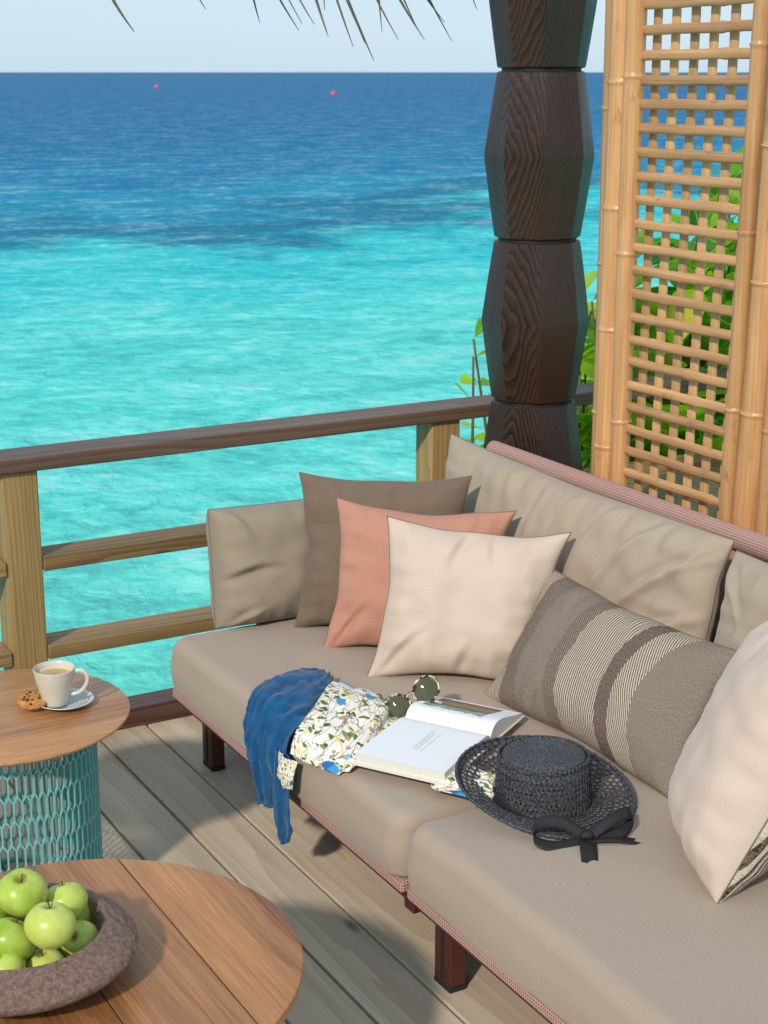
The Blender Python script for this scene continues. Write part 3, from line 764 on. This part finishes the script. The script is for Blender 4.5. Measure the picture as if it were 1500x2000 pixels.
# ------------------------------------------------------------------ sunglasses
def tortoise():
    t = NT('tortoiseshell', .18, .6); n = t.n('TexVoronoi'); t.l(t.obj(False), n.inputs['Vector']); n.inputs['Scale'].default_value = 130
    nz = t.noise(t.obj(False), 120, 2)
    return t.color(t.ramp(nz, [(.46, srgb(26, 22, 20)), (.53, srgb(190, 176, 142))]))
tor = tortoise()
def lensm():
    t = NT('dark_mirrored_lens', .03, .9); t.b.inputs['Metallic'].default_value = .55
    return t.color(srgb(96, 92, 62))
GL = Vector((1.690, 2.948, .412)); GR = Vector((1.752, 2.928, .449)); gx = (GR - GL).normalized()
cd = (Vector((0, 0, 1.8)) - GL).normalized(); cd = (cd + Vector((-.1, .0, .12))); gn = (cd - gx * cd.dot(gx)).normalized(); gy = gn.cross(gx)
if gy.z < 0: gy = -gy
sg = thing('sunglasses', 'tortoiseshell round sunglasses leaning between the floral cloth and the open book', 'sunglasses', (0, 0, 0))
lm = lensm()
for c, sgn in ((GL, -1), (GR, 1)):
    ring = []
    for k in range(40):
        a = 2 * math.pi * k / 40; rx = .0290 + .002 * math.cos(2 * a); ry = .0285
        x = rx * math.cos(a) + (.004 * max(0, math.sin(a)) * max(0, sgn * math.cos(a))); y = ry * math.sin(a) + (.004 * max(0, sgn * math.cos(a)) * max(0, math.sin(a)) ** .5)
        ring.append(c + gx * x + gy * y - gn * (.09 * x * x / .03))
    MB().tube(ring, .0031, 8, closed=True).build('rim', tor, sg, True)
    rows = []
    for f in (0.001, .35, .7, .98):
        rows.append([c + (q - c) * f + gn * .003 * (1 - f * f) for q in ring])
    MB().grid(rows, closev=True).build('lens', lm, sg, True)
br = [GL + gx * .0265 + gy * .006, (GL + GR) / 2 + gy * .0125 + gn * .002, GR - gx * .0265 + gy * .006]
MB().tube(catmull(br, 6), .0029, 8).build('bridge', tor, sg, True)
for s_, c in ((-1, GL), (1, GR)):
    h = c + gx * s_ * .029 + gy * .014
    tip = Vector((h.x, h.y, h.z)) - gn * .012
    end = h - gn * .03 - gx * s_ * .075 - gy * (.035 if s_ > 0 else .028)
    pts = catmull([h, tip, (tip + end) / 2 - gn * .004, end - gy * .012], 6)
    MB().tube(pts, [.0032 - .0006 * i / len(pts) for i in range(len(pts))], 8).build('temple_arm', tor, sg, True)
tp_ = GR + gy * -.026 - gn * .006
MB().tube([tp_, tp_ - gy * .006 + gx * .004, Vector((1.776, 2.895, .4235))], [.003, .0034, .0028], 8).build('temple_tip', plain('pale_horn', srgb(206, 196, 162), .2), sg, True)

# ------------------------------------------------------------------ straw hat
def straw():
    t = NT('black_straw', .55, .55); c = t.obj(False)
    n = t.noise(c, 260, 4, .7); n2 = t.noise(c, 700, 2, .6)
    t.bump(t.math('ADD', n, n2), .9, .002)
    return t.color(t.ramp(n, [(.40, srgb(12, 12, 14)), (.72, srgb(118, 120, 128))]))
st = straw()
HC = Vector((1.752, 2.462, .368))
hat = thing('straw_hat', 'black openwork straw hat with ribbon lying on the near seat', 'hat', HC)
def brimz(a, r):
    f = (r - .095) / .09
    c = .5 + .5 * math.cos(a - R(108))
    z = .004 + f * (.066 * c ** 1.4) + .010 * f * f * c
    z += .006 * f * math.sin(2 * a + 1.0)
    return max(z, .002)
def lattice(fn, na, nr, hole, off=True, skip=None):
    """fn(i_float, j_float) -> point; quad cells with a rounded-diamond opening"""
    m = MB()
    for j in range(nr):
        sh = .5 if (off and j % 2) else 0
        for i in range(na):
            h = hole(j, i) if callable(hole) else hole
            out = []; inn = []
            per = [(0, 0), (.5, 0), (1, 0), (1, .5), (1, 1), (.5, 1), (0, 1), (0, .5)]
            for u, v in per: out.append(fn(i + sh + u, j + v))
            if h <= 0: m.add(out, [tuple(range(8))]); continue
            for u, v in per:
                du, dv = u - .5, v - .5; k = h / max(1e-6, math.hypot(du, dv)) * .5
                inn.append(fn(i + sh + .5 + du * k * .9, j + .5 + dv * k * 1.0))
            m.add(out + inn, [(k, (k + 1) % 8, 8 + (k + 1) % 8, 8 + k) for k in range(8)])
    return m
na, nr = 60, 8
def bf(i, j):
    a = 2 * math.pi * i / na; r = .096 + (.181 - .096) * j / nr; r *= 1 + .025 * math.cos(a - R(-29))
    rip = .0006 * math.cos(2 * math.pi * i)
    return (r * math.cos(a), r * math.sin(a), brimz(a, r) + rip)
lattice(bf, na, nr, lambda j, i: .92 if j < 7 else 0).build('brim', st, hat, True, mods=[('SOLIDIFY', {'thickness': .0018})])
# raised strands on the brim so that the openings read as crochet
strand = MB()
for j in range(0, nr + 1):
    P = []
    for i in range(na * 2):
        p = bf(i / 2 + (.25 if j % 2 else 0), j); P.append((p[0], p[1], p[2] + .0016 + .0010 * math.sin(i * math.pi)))
    strand.tube(P, [.0009 + .0003 * math.sin(k * 2.2) for k in range(len(P))], 5, closed=True)
strand.build('brim_braid', st, hat, True)
edge = []
for i in range(160):
    a = 2 * math.pi * i / 160; p = bf(na * i / 160, nr); edge.append((p[0], p[1], p[2] + .001))
MB().tube(edge, [.0034 + .0005 * math.sin(k * 2.4) for k in range(160)], 8, closed=True).build('brim_edge', st, hat, True)
nc, nh = 58, 9
CT = .104
def cf(i, j):
    f = j / nh; a = 2 * math.pi * i / nc; r = .098 - .007 * f; z = .004 + (CT - .006) * f
    return (r * math.cos(a) + .004 * f, r * math.sin(a) + .006 * f, z)
lattice(cf, nc, nh, lambda j, i: .62 if 0 < j < nh - 1 else 0).build('crown_side', st, hat, True, mods=[('SOLIDIFY', {'thickness': .0018})])
strand = MB()
for i in range(0, nc):
    P = [cf(i + .5 * (j % 2) + .0, j) for j in range(nh + 1)]
    P = [(x * 1.012, y * 1.012, z) for x, y, z in P]
    strand.tube(P, [.0011 + .0004 * (k % 2) for k in range(len(P))], 5)
strand.build('crown_braid', st, hat, True)
prof = []
for k in range(121):
    r = .0925 * k / 120; prof.append((max(r, .0005), CT - .0015 + .0013 * abs(math.sin(math.pi * k / 8.0)) - (.004 * max(0, k - 108) / 12)))
prof = [(r_ * (1 if r_ < .08 else 1 - .0), z_ - .012 * max(0, (r_ - .072) / .0205) ** 2.2) for r_, z_ in prof]
prof += [(.0938, CT - .018), (.0945, CT - .026)]
MB().lathe(prof, 72, (.004, .006, 0)).build('crown_top', st, hat, True)
# ribbon: band at the left of the crown, bow at the front
def ribbon(name, pts, wdir, parent, n=8, taper=None):
    P = catmull(pts, n); rows = []
    for i, p in enumerate(P):
        wd = np.array(wdir(i / (len(P) - 1)) if callable(wdir) else wdir, float)
        rows.append([p - wd * .5, p - wd * .17 + np.array((0, 0, .0012)), p + wd * .17 + np.array((0, 0, -.0005)), p + wd * .5])
    return MB().grid(rows).build(name, M['leather'], parent, True, mods=[('SOLIDIFY', {'thickness': .0012, 'offset': 0})])
def band(a0, a1):
    rows = []
    for k in range(41):
        f = k / 40; a = R(a0 + (a1 - a0) * f); w_ = .026 * min(1, (1 - f) * 3.0 + .1); r = .1015 + .001 * math.sin(k)
        zb = .006; rows.append([(r * math.cos(a), r * math.sin(a), zb + w_ * q + .0015 * math.sin(q * 9 + k * .4)) for q in (0, .33, .66, 1)])
    return MB().grid(rows).build('ribbon_band', M['leather'], hat, True, mods=[('SOLIDIFY', {'thickness': .001})])
band(60, 222)
K = np.array((1.720, 2.268, .378)) - np.array(HC)        # the knot
def at(x, y, z): return np.array((x, y, z)) - np.array(HC)
V_ = lambda *a: np.array(a, float)
MB().tube([K + V_(-.012, .006, 0), K + V_(-.005, .002, .006), K + V_(.006, -.003, .006), K + V_(.012, -.006, 0)], [.005, .009, .009, .005], 12).build('bow_knot', M['leather'], hat, True)
ribbon('bow_loop', [K, at(1.685, 2.300, .404), at(1.640, 2.318, .404), at(1.622, 2.302, .384), at(1.655, 2.278, .372), K + V_(0, 0, -.004)], lambda f: V_(.008, .010, .024) if f < .5 else V_(.010, .020, .012), hat, 10)
ribbon('bow_loop', [K, at(1.765, 2.262, .402), at(1.812, 2.262, .412), at(1.826, 2.266, .395), at(1.79, 2.252, .380), K + V_(0, 0, -.003)], lambda f: V_(.004, .018, .018), hat, 10)
ribbon('ribbon_tail', [K + V_(0, 0, -.004), at(1.765, 2.245, .376), at(1.800, 2.226, .369), at(1.822, 2.212, .3665)], V_(.016, .024, 0), hat)
ribbon('ribbon_tail', [K + V_(0, 0, -.004), at(1.700, 2.235, .376), at(1.672, 2.19, .3665), at(1.652, 2.160, .3665)], V_(.028, -.016, 0), hat)

# ------------------------------------------------------------------ tables
side = thing('side_table', 'small round wooden table on a teal lattice drum holding the coffee cup', 'table', (.877, 3.257, 0))
RT = .272
MB().lathe([(.001, .4375), (RT - .012, .4375), (RT - .001, .444), (RT, .447), (RT - .001, .4495), (RT - .0025, .45), (.001, .45)], 96).build('tabletop', M['teakx'], side, True, angle=35)
def drum(parent, Rb, z0, z1, nc_, cellh, rows=None):
    """expanded-metal drum: hexagonal openings; strips are deep radially and thin sideways"""
    m = MB(); th = .0017; dep = .0095
    def seg(a0, za, a1, zb):
        p0 = Vector((math.cos(a0), math.sin(a0), 0)); p1 = Vector((math.cos(a1), math.sin(a1), 0))
        A = p0 * Rb + Vector((0, 0, za)); B = p1 * Rb + Vector((0, 0, zb)); d = (B - A).normalized()
        rd = (p0 + p1).normalized(); sd = d.cross(rd).normalized() * th
        A2 = A - p0 * dep; B2 = B - p1 * dep
        vs = [A + sd, B + sd, B - sd, A - sd, A2 + sd, B2 + sd, B2 - sd, A2 - sd]
        m.add(vs, [(0, 1, 2, 3), (7, 6, 5, 4), (0, 4, 5, 1), (3, 2, 6, 7), (0, 3, 7, 4), (1, 5, 6, 2)])
    da = 2 * math.pi / nc_; nrow = int(math.ceil((z1 - z0) / cellh)); sl_ = .007
    for j in range(nrow + 1):
        zz = z0 + j * cellh
        for i in range(nc_):
            a = (i + .5 * (j % 2)) * da
            zt = min(zz + cellh - sl_, z1)
            if zz + sl_ < z1: seg(a, zz + sl_, a, zt)
            if zz + cellh + sl_ < z1:
                seg(a, zt, a + da / 2, zz + cellh + sl_); seg(a, zt, a - da / 2, zz + cellh + sl_)
    m.build('lattice_drum', M['teal'], parent)
    for z in (z0, z1): MB().lathe([(Rb - .011, z - .003), (Rb + .0015, z - .003), (Rb + .0015, z + .003), (Rb - .011, z + .003), (Rb - .011, z - .003)], 96).build('drum_ring', M['teal'], parent, False)
drum(side, .196, .004, .434, 68, .0545)

low = thing('coffee_table', 'larger low round slatted wooden table with the bowl of green apples', 'table', (.696, 2.271, 0))
RL = .374; sx = [-.374, -.171, .014, .193, .374]
for k in range(4):
    x0, x1 = sx[k] + (.0015 if k else .0), sx[k + 1] - (.0015 if k < 3 else 0)
    xs = [x0 + (x1 - x0) * i / 40 for i in range(41)]; xs[0] += 1e-4; xs[-1] -= 1e-4
    rows = []
    for dz, ins in ((-.022, .004), (-.004, 0), (-.001, .0006), (0, .0025)):
        rows_ = []
        for x in xs:
            y = math.sqrt(max((RL - ins) ** 2 - x * x, 1e-8)); rows_.append((x, y, .4 + dz))
        for x in reversed(xs):
            y = math.sqrt(max((RL - ins) ** 2 - x * x, 1e-8)); rows_.append((x, -y, .4 + dz))
        rows.append(rows_)
    m = MB().grid(rows, closev=True); nn = len(rows[0])
    for base in (0, 3 * nn):
        for i in range(40): m.f.append((base + i, base + i + 1, base + nn - 2 - i, base + nn - 1 - i))
    m.build('slat', M['teak'], low)
MB().box(-.30, .30, -.05, .05, .355, .377).build('cross_brace', M['teal'], low)
drum(low, .26, .004, .355, 90, .0545)

# coffee cup and saucer
cup = thing('coffee_cup', 'white stoneware cup of milky coffee standing on the small table', 'cup', (.987, 3.236, .4575))
MB().lathe([(.001, .002), (.022, .0), (.0255, .001), (.027, .005), (.0305, .018), (.0355, .036), (.040, .054), (.0435, .07), (.0452, .082), (.0455, .0842), (.0448, .0852), (.0438, .0842), (.0425, .076), (.0385, .055), (.034, .036), (.028, .016), (.001, .010)], 64).build('cup_body', M['ceramic'], cup, True)
def coffee():
    t = NT('milky_coffee', .12, .5); c = t.obj(False); v = t.n('VectorMath', operation='LENGTH'); t.l(c, v.inputs[0])
    n = t.noise(c, 70, 3); f = t.math('ADD', t.math('MULTIPLY', v.outputs['Value'], 24), t.math('MULTIPLY', n, .2))
    return t.color(t.ramp(f, [(.2, srgb(176, 138, 88)), (.85, srgb(196, 160, 108)), (1.05, srgb(224, 198, 156))]))
MB().lathe([(.001, 0), (.02, 0), (.0415, .0), (.0422, .0008)], 48).build('coffee', coffee(), cup, True, (0, 0, .0705))
hx = Vector((.872, -.489, 0)); pts = []
for q in [(.041, .073), (.052, .079), (.066, .076), (.0725, .062), (.069, .046), (.058, .032), (.045, .025), (.031, .024)]: pts.append((hx.x * q[0], hx.y * q[0], q[1]))
MB().tube(catmull(pts, 6), .0046, 12).build('handle', M['ceramic'], cup, True)
def saucer_mat():
    t = NT('indigo_pattern_glaze', .2, .55); c = t.obj(False); x, y, z = t.sep(c)
    v = t.n('VectorMath', operation='LENGTH'); t.l(c, v.inputs[0]); r = v.outputs['Value']
    ang = t.math('ARCTAN2', y, x)
    ringn = t.math('MULTIPLY', r, 210.0); rr_ = t.math('SINE', t.math('MULTIPLY', ringn, 2 * math.pi * .82))
    tick = t.math('SINE', t.math('ADD', t.math('MULTIPLY', ang, 90), t.math('MULTIPLY', r, 600)))
    f = t.math('MULTIPLY', t.math('GREATER_THAN', rr_, -.45), t.math('GREATER_THAN', tick, -.15))
    inb = t.math('MULTIPLY', t.math('LESS_THAN', r, .0595), f)
    return t.color(t.mix(inb, srgb(222, 222, 214), srgb(34, 50, 78)))
sau = thing('saucer', 'small indigo patterned saucer under the coffee cup', 'saucer', (1.008, 3.239, .4502))
MB().lathe([(.001, .0), (.034, 0), (.036, .0022), (.040, .0035), (.052, .008), (.0625, .0130), (.0640, .0145), (.0630, .0150), (.052, .0100), (.040, .0065), (.034, .0050), (.001, .0050)], 72).build('dish', saucer_mat(), sau, True)

def cookie_mat():
    t = NT('baked_cookie', .85, .25); c = t.obj(False)
    n = t.noise(c, 90, 5, .7); v = t.n('TexVoronoi'); t.l(c, v.inputs['Vector']); v.inputs['Scale'].default_value = 75
    t.bump(n, .8, .004)
    cl = t.ramp(n, [(.3, srgb(150, 92, 40)), (.7, srgb(214, 158, 88))])
    return t.color(cl)
ck = thing('cookie', 'chocolate chip cookie resting on the saucer beside the cup', 'cookie', (.942, 3.250, .4700))
ck.rotation_euler = (R(6), R(-9), R(20))
m = MB(); rows = []
for i in range(40):
    a = 2 * math.pi * i / 40; r = []
    for f, z in ((.001, -.006), (.7, -.006), (.97, -.003), (1, .001), (.93, .0065), (.7, .009), (.35, .010), (.001, .0105)):
        k = .0355 * f * (1 + .05 * noise.noise(Vector((math.cos(a) * 2, math.sin(a) * 2, 3)))) 
        r.append((k * math.cos(a), k * math.sin(a), z + (.0022 * noise.noise(Vector((k * 90 * math.cos(a), k * 90 * math.sin(a), 1))) if z > 0 else 0)))
    rows.append(r)
m.grid(rows, closeu=True); m.build('biscuit', cookie_mat(), ck, True)
choc = plain('dark_chocolate', srgb(50, 28, 18), .35)
for i in range(13):
    a = rng.uniform(0, 6.28); r = .031 * math.sqrt(rng.random()); s = rng.uniform(.0028, .0046)
    MB().lathe([(.0002, -s), (s, -s * .3), (s * .85, s * .35), (s * .3, s * .6), (.0002, s * .62)], 7, (r * math.cos(a), r * math.sin(a), .0098)).build('chocolate_chip', choc, ck, True)

# stone bowl
def stone():
    t = NT('rough_stone', .55, .45); c = t.obj(False)
    n = t.noise(c, 120, 6, .75, .3); n2 = t.noise(c, 300, 4, .7)
    t.bump(t.math('ADD', t.math('MULTIPLY', n, 1.4), t.math('MULTIPLY', n2, .5)), 1.0, .006)
    return t.color(t.ramp(n, [(.35, srgb(112, 86, 76)), (.62, srgb(172, 138, 122))]))
bowl = thing('stone_bowl', 'round brown rough stone bowl filled with apples', 'bowl', (.618, 2.288, .4002))
prof = [(.001, 0), (.085, 0), (.112, .006), (.150, .020), (.174, .034), (.184, .044), (.186, .051), (.182, .059), (.164, .074), (.146, .086), (.137, .091), (.132, .088), (.129, .078), (.122, .055), (.10, .030), (.05, .018), (.001, .016)]
pp = [Vector(p) for p in [(a, b, 0) for a, b in prof]]; dp = []
for i in range(len(pp) - 1):
    for k in range(6): q = pp[i].lerp(pp[i + 1], k / 6); dp.append((q.x, q.y))
dp.append(prof[-1]); m = MB().lathe(dp, 160)
nv = []
for v in m.v:
    q = Vector(v); r = math.hypot(q.x, q.y)
    k = (.0015 * noise.noise(q * 40) + .0024 * noise.noise(q * 110)) * (1 if r > .1 and q.z > .004 else 0)
    nv.append((q.x * (1 + k / max(r, .01)), q.y * (1 + k / max(r, .01)), q.z + k * .4))
m.v = nv; m.build('bowl_wall', stone(), bowl, True)

def apple_mat():
    t = NT('green_apple_skin', .3, .45); c = t.obj(False); x, y, z = t.sep(c)
    rnd = t.n('ObjectInfo').outputs['Random']
    n = t.noise(t.obj(), 26, 4, .6); vo = t.n('TexVoronoi'); t.l(t.obj(), vo.inputs['Vector']); vo.inputs['Scale'].default_value = 170
    cl = t.ramp(t.math('ADD', n, t.math('MULTIPLY', t.math('SUBTRACT', rnd, .5), .35)), [(.25, srgb(132, 166, 32)), (.7, srgb(190, 204, 92))])
    cl = t.mix(t.ramp(t.noise(t.map(t.obj(), (1, 1, .4)), 14, 3, .5), [(.5, G(0)), (.7, G(.6))]), cl, srgb(214, 208, 120))
    cl = t.mix(t.ramp(vo.outputs['Distance'], [(.08, G(.55)), (.16, G(0))]), cl, srgb(218, 228, 150))
    d = t.n('VectorMath', operation='LENGTH'); mm = t.map(c, (1, 1, 0)); t.l(mm, d.inputs[0])
    stem = t.math('MULTIPLY', t.ramp(d.outputs['Value'], [(.004, G(1)), (.014, G(0))]), t.math('GREATER_THAN', z, 0))
    cl = t.mix(t.math('MULTIPLY', stem, .8), cl, srgb(120, 104, 40))
    t.b.inputs['Subsurface Weight'].default_value = .08; t.b.inputs['Subsurface Radius'].default_value = (.01, .01, .003)
    return t.color(cl)
am = apple_mat(); stm = plain('apple_stem', srgb(86, 62, 34), .8)
ap = []
for k in range(49):
    f = math.pi * k / 48; s, c = math.sin(f), -math.cos(f)
    r = .5 * s * (1 + .06 * c) ; z = .46 * c
    z -= .14 * math.exp(-(r / .13) ** 2) if c > 0 else -.09 * math.exp(-(r / .11) ** 2)
    ap.append((max(r, .0006) * .078, z * .078))
apb = MB().lathe(ap, 36, fn=lambda a, r: .0011 * math.cos(5 * a) * (r / .039))
apples = [
 ((0.628, 2.297, 0.538), 0.0395, (.25, -.1, 0), 'large green apple at the back of the pile, topmost in the bowl'),
 ((0.698, 2.3, 0.502), 0.0372, (-.2, .3, 1), 'green apple at the back right of the pile'),
 ((0.64, 2.195, 0.528), 0.0395, (.12, .05, 2), 'pale green apple at the front of the pile with its stem up'),
 ((0.59, 2.245, 0.49), 0.0405, (.2, -.5, 3), 'green apple at the front left of the pile, cut by the picture edge'),
 ((0.714, 2.325, 0.456), 0.034, (0, .6, 4), 'green apple low in the bowl by its right rim'),
 ((0.706, 2.255, 0.452), 0.0335, (.8, .3, 5), 'yellowish green apple low between the front apple and the rim'),
 ((0.572, 2.214, 0.46), 0.0325, (-.5, -.1, 1), 'small green apple at the lower left rim showing its brown stem hollow'),
 ((0.636, 2.222, 0.444), 0.031, (-.15, .1, 2), 'small green apple low at the front rim under the pale apple'),
 ((0.589, 2.373, 0.475), 0.037, (.4, -.3, 6), 'green apple at the far left of the bowl behind the pile'),
 ((0.6, 2.3, 0.47), 0.03, (.4, -.3, 7), 'green apple buried at the back of the pile')]
first = None
for (p, r, rot, lab) in apples[:9]:
    t = thing('apple', lab, 'apple', p, 'green apples in the stone bowl'); t.rotation_euler = rot; k = r / .0385
    if first is None: first = (apb.build('skin', am, t, True), MB().tube([(0, 0, .023), (.001, 0, .030), (.004, .001, .038)], [.0012, .001, .0016], 6).build('stem', stm, t, True))
    if first[0].parent is not t:
        a_ = copyobj(first[0], t, (0, 0, 0)); b_ = copyobj(first[1], t, (0, 0, 0))
    else: a_, b_ = first
    kz = k * rng.uniform(.9, 1.02); a_.scale = b_.scale = (k, k * rng.uniform(.96, 1.02), kz)

# ------------------------------------------------------------------ leafy shrubs beyond the railing
def leafmat(name, c1, c2, tr):
    t = NT(name, .35, .5); n = t.noise(t.obj(), 22, 3)
    uv = t.uv(); x, y, z = t.sep(uv)
    cl = t.ramp(t.math('ADD', n, t.math('MULTIPLY', t.math('SUBTRACT', t.n('ObjectInfo').outputs['Random'], .5), .6)), [(.2, c1), (.8, c2)])
    rib = t.ramp(t.math('ABSOLUTE', x), [(.015, G(.7)), (.04, G(0))]); cl = t.mix(rib, cl, srgb(206, 220, 110))
    t.color(cl)
    tb = t.n('BsdfTranslucent'); t.l(cl, tb.inputs[0]); ms = t.n('MixShader'); ms.inputs[0].default_value = tr
    t.l(t.b.outputs[0], ms.inputs[1]); t.l(tb.outputs[0], ms.inputs[2]); t.l(ms.outputs[0], t.t.nodes['Material Output'].inputs[0])
    return t.m
LM = [leafmat('young_leaf', srgb(140, 204, 24), srgb(222, 240, 60), .6), leafmat('mature_leaf', srgb(60, 134, 20), srgb(130, 192, 38), .5), leafmat('yellow_leaf', srgb(196, 206, 40), srgb(236, 226, 90), .55)]
lmesh = []
for mt in LM:
    for cup_ in (.10, .25):
        rows, uv = [], []
        for i in range(7):
            f = i / 6; wd = .38 * math.sin(math.pi * min(1, f * .62 + .03) ** 1.15) * (1 if f < .8 else math.sqrt(max(0.02, 1 - ((f - .8) / .21) ** 2)))
            r = [(s * wd, f, cup_ * (abs(s) ** 1.5) * wd * 1.2 - .25 * cup_ * f * f * 2) for s in (-1, -.5, 0, .5, 1)]
            rows.append(r); uv.append([(s * .5, f) for s in (-1, -.5, 0, .5, 1)])
        o = MB().grid(rows, uv=uv).build('leaf', mt, None, True); lmesh.append(o.data); bpy.data.objects.remove(o)
twig = plain('twig_bark', srgb(104, 92, 60), .8)
def shrub(label, base, tips, seed):
    rg = random.Random(seed)
    t = thing('seaside_shrub', label, 'shrub', base, 'broad-leaved shrubs beyond the deck railing')
    B = Vector(base)
    for (tx_, ty, tz, n, s) in tips:
        T = Vector((tx_, ty, tz)) - B
        mid = T * .5 + Vector((rg.uniform(-.1, .1), rg.uniform(-.1, .1), -.08))
        pts = catmull([(0, 0, 0), mid, T], 6)
        MB().tube(pts, [.012 - .008 * i / len(pts) for i in range(len(pts))], 6).build('branch', twig, t, True)
        for k in range(n):
            f = 1 - .32 * (k / n) * rg.uniform(.4, 1.1)
            ii = min(len(pts) - 1, int(f * (len(pts) - 1))); p = Vector(pts[ii])
            az = k * 2.4 + rg.uniform(-.4, .4); el = rg.uniform(-.2, 1.0)
            d = Vector((math.cos(az) * math.cos(el), math.sin(az) * math.cos(el), math.sin(el)))
            q = d.to_track_quat('Y', 'Z').to_euler(); q.rotate_axis('Y', rg.uniform(-.7, .7))
            o = bpy.data.objects.new('leaf', lmesh[rg.choice([0, 1, 0, 1, 0, 2, 3, 2, 3, 4])]); col.objects.link(o); o.parent = t
            o.location = p + d * .01; o.rotation_euler = q; k_ = s * rg.uniform(.75, 1.15); o.scale = (k_, k_, k_)
rg = random.Random(5)
tips = []
for i in range(21):
    x = rg.uniform(3.35, 4.4); z = .35 + rg.random() * (.45 + .75 * (x - 3.3)); tips.append((x, rg.uniform(4.5, 4.8), z, rg.randint(10, 12), .24))
tips += [(4.0, 4.7, 1.42, 7, .16), (3.62, 4.7, 1.22, 8, .16), (3.78, 4.75, 1.10, 9, .16), (3.5, 4.7, 1.0, 8, .15), (4.02, 4.75, 1.2, 8, .15)]
shrub('bright green broad-leaved shrub seen through the bamboo lattice', (3.9, 4.9, -.9), tips, 3)
rg = random.Random(15); tips = []
for i in range(18):
    x = rg.uniform(3.6, 4.7); tips.append((x, rg.uniform(5.0, 5.4), .25 + rg.random() * (.5 + .7 * (x - 3.6)), 11, .22))
shrub('second leafy shrub standing further out behind the bright green one', (4.2, 5.3, -1.0), tips, 23)
tips = [(3.44, 4.62, .98, 7, .12), (3.42, 4.65, .80, 9, .15), (3.46, 4.7, .66, 8, .14), (3.36, 4.7, .60, 6, .12), (2.90, 4.55, .93, 8, .085), (2.90, 4.55, .87, 8, .085), (3.2, 4.7, .7, 4, .10), (3.55, 4.7, .9, 8, .16), (3.52, 4.75, .75, 8, .16)]
shrub('small leafy branches showing between the dark column and the bamboo screen', (3.3, 4.8, -.9), tips, 8)

# ------------------------------------------------------------------ palm thatch eave, its loose blades hang into view
eave = thing('palm_thatch_eave', 'dry palm thatch blades hanging from the roof edge against the sky', 'thatch', (2.2, 4.3, 2.06))
thm = bamboo_mat('dry_palm', srgb(70, 58, 40), srgb(140, 122, 88), 'Z')
thg = bamboo_mat('green_palm', srgb(40, 48, 34), srgb(96, 104, 66), 'Z')
def blade(x0, z0, x1, z1, y, w_, mat):
    P = []
    n = 9
    for i in range(n):
        f = i / (n - 1); x = x0 + (x1 - x0) * f; z = z0 + (z1 - z0) * f - .005 * math.sin(math.pi * f); ww = w_ * (1 - f ** 2) + .0004
        P.append([(x - ww, y, z), (x, y - ww * .7, z), (x + ww, y, z)])
    MB().grid(P).build('blade', mat, eave, True, (-2.2, -4.3, -2.06), mods=[('SOLIDIFY', {'thickness': .0008})])
def PX(px, py, y):   # measured from the photograph: column and row of a blade tip -> x, z on the plane y
    th = R(15.3); A_ = R(29.3); f = 3140.
    d = Vector((0, math.cos(th), -math.sin(th))) * f + Vector((1, 0, 0)) * (px - 750) + Vector((0, math.sin(th), math.cos(th))) * (1000 - py)
    a = d.x * math.cos(A_) + d.y * math.sin(A_); b = -d.x * math.sin(A_) + d.y * math.cos(A_); s = y / b
    return a * s, 1.8 + d.z * s
BL = [((205, -28), (262, 62), 3.6, .0035), ((370, -40), (402, 18), 4.3, .002), ((484, -50), (507, 44), 4.3, .003), ((520, -50), (584, 60), 4.2, .003), ((535, -60), (590, 46), 4.4, .002), ((560, -50), (614, 48), 4.3, .0025),
      ((600, -60), (641, 72), 4.4, .005), ((632, -80), (690, 92), 4.3, .004), ((646, -80), (730, 118), 4.2, .006), ((655, -70), (712, 84), 4.5, .003), ((712, -50), (778, 78), 4.3, .003), ((735, -60), (746, 62), 4.6, .003), ((748, -60), (829, 78), 4.4, .005), ((765, -60), (812, 50), 4.3, .003),
      ((800, -80), (882, 80), 4.3, .0035), ((796, -60), (868, 44), 4.6, .004), ((905, -60), (932, 20), 4.7, .003), ((630, -40), (634, 20), 4.3, .002)]
for (a, b, y, w_) in BL:
    x0, z0 = PX(*a, y); x1, z1 = PX(*b, y); blade(x0, z0, x1, z1, y, w_, rng.choice([thm, thg]))
for k in range(60):
    x = 1.3 + 2.2 * k / 60 + rng.uniform(-.03, .03); y = 4.3 + rng.uniform(-.25, .4); z0 = 2.30 + rng.uniform(-.03, .05) + .04 * (y - 4.3)
    blade(x, z0 + .1, x + rng.uniform(-.05, .09), z0 - rng.uniform(.05, .14), y, .006, thm)
MB().box(-1.3, 1.8, -.06, .06, .30, .42, .01, 1).build('eave_beam', M['kerb'], eave)

# boarded wall added unseen on the left to keep sun off the railing
wall = thing('added_shade_wall', 'added timber boarded wall out of view, shading the railing from the sun', 'wall', (-2, 2.2, 0))
for k in range(14):
    MB().box(-.015, .015, -1.05, 1.85, .003, .187, .003, 1).build('board', M['rail'], wall, False, (0, 0, .19 * k))
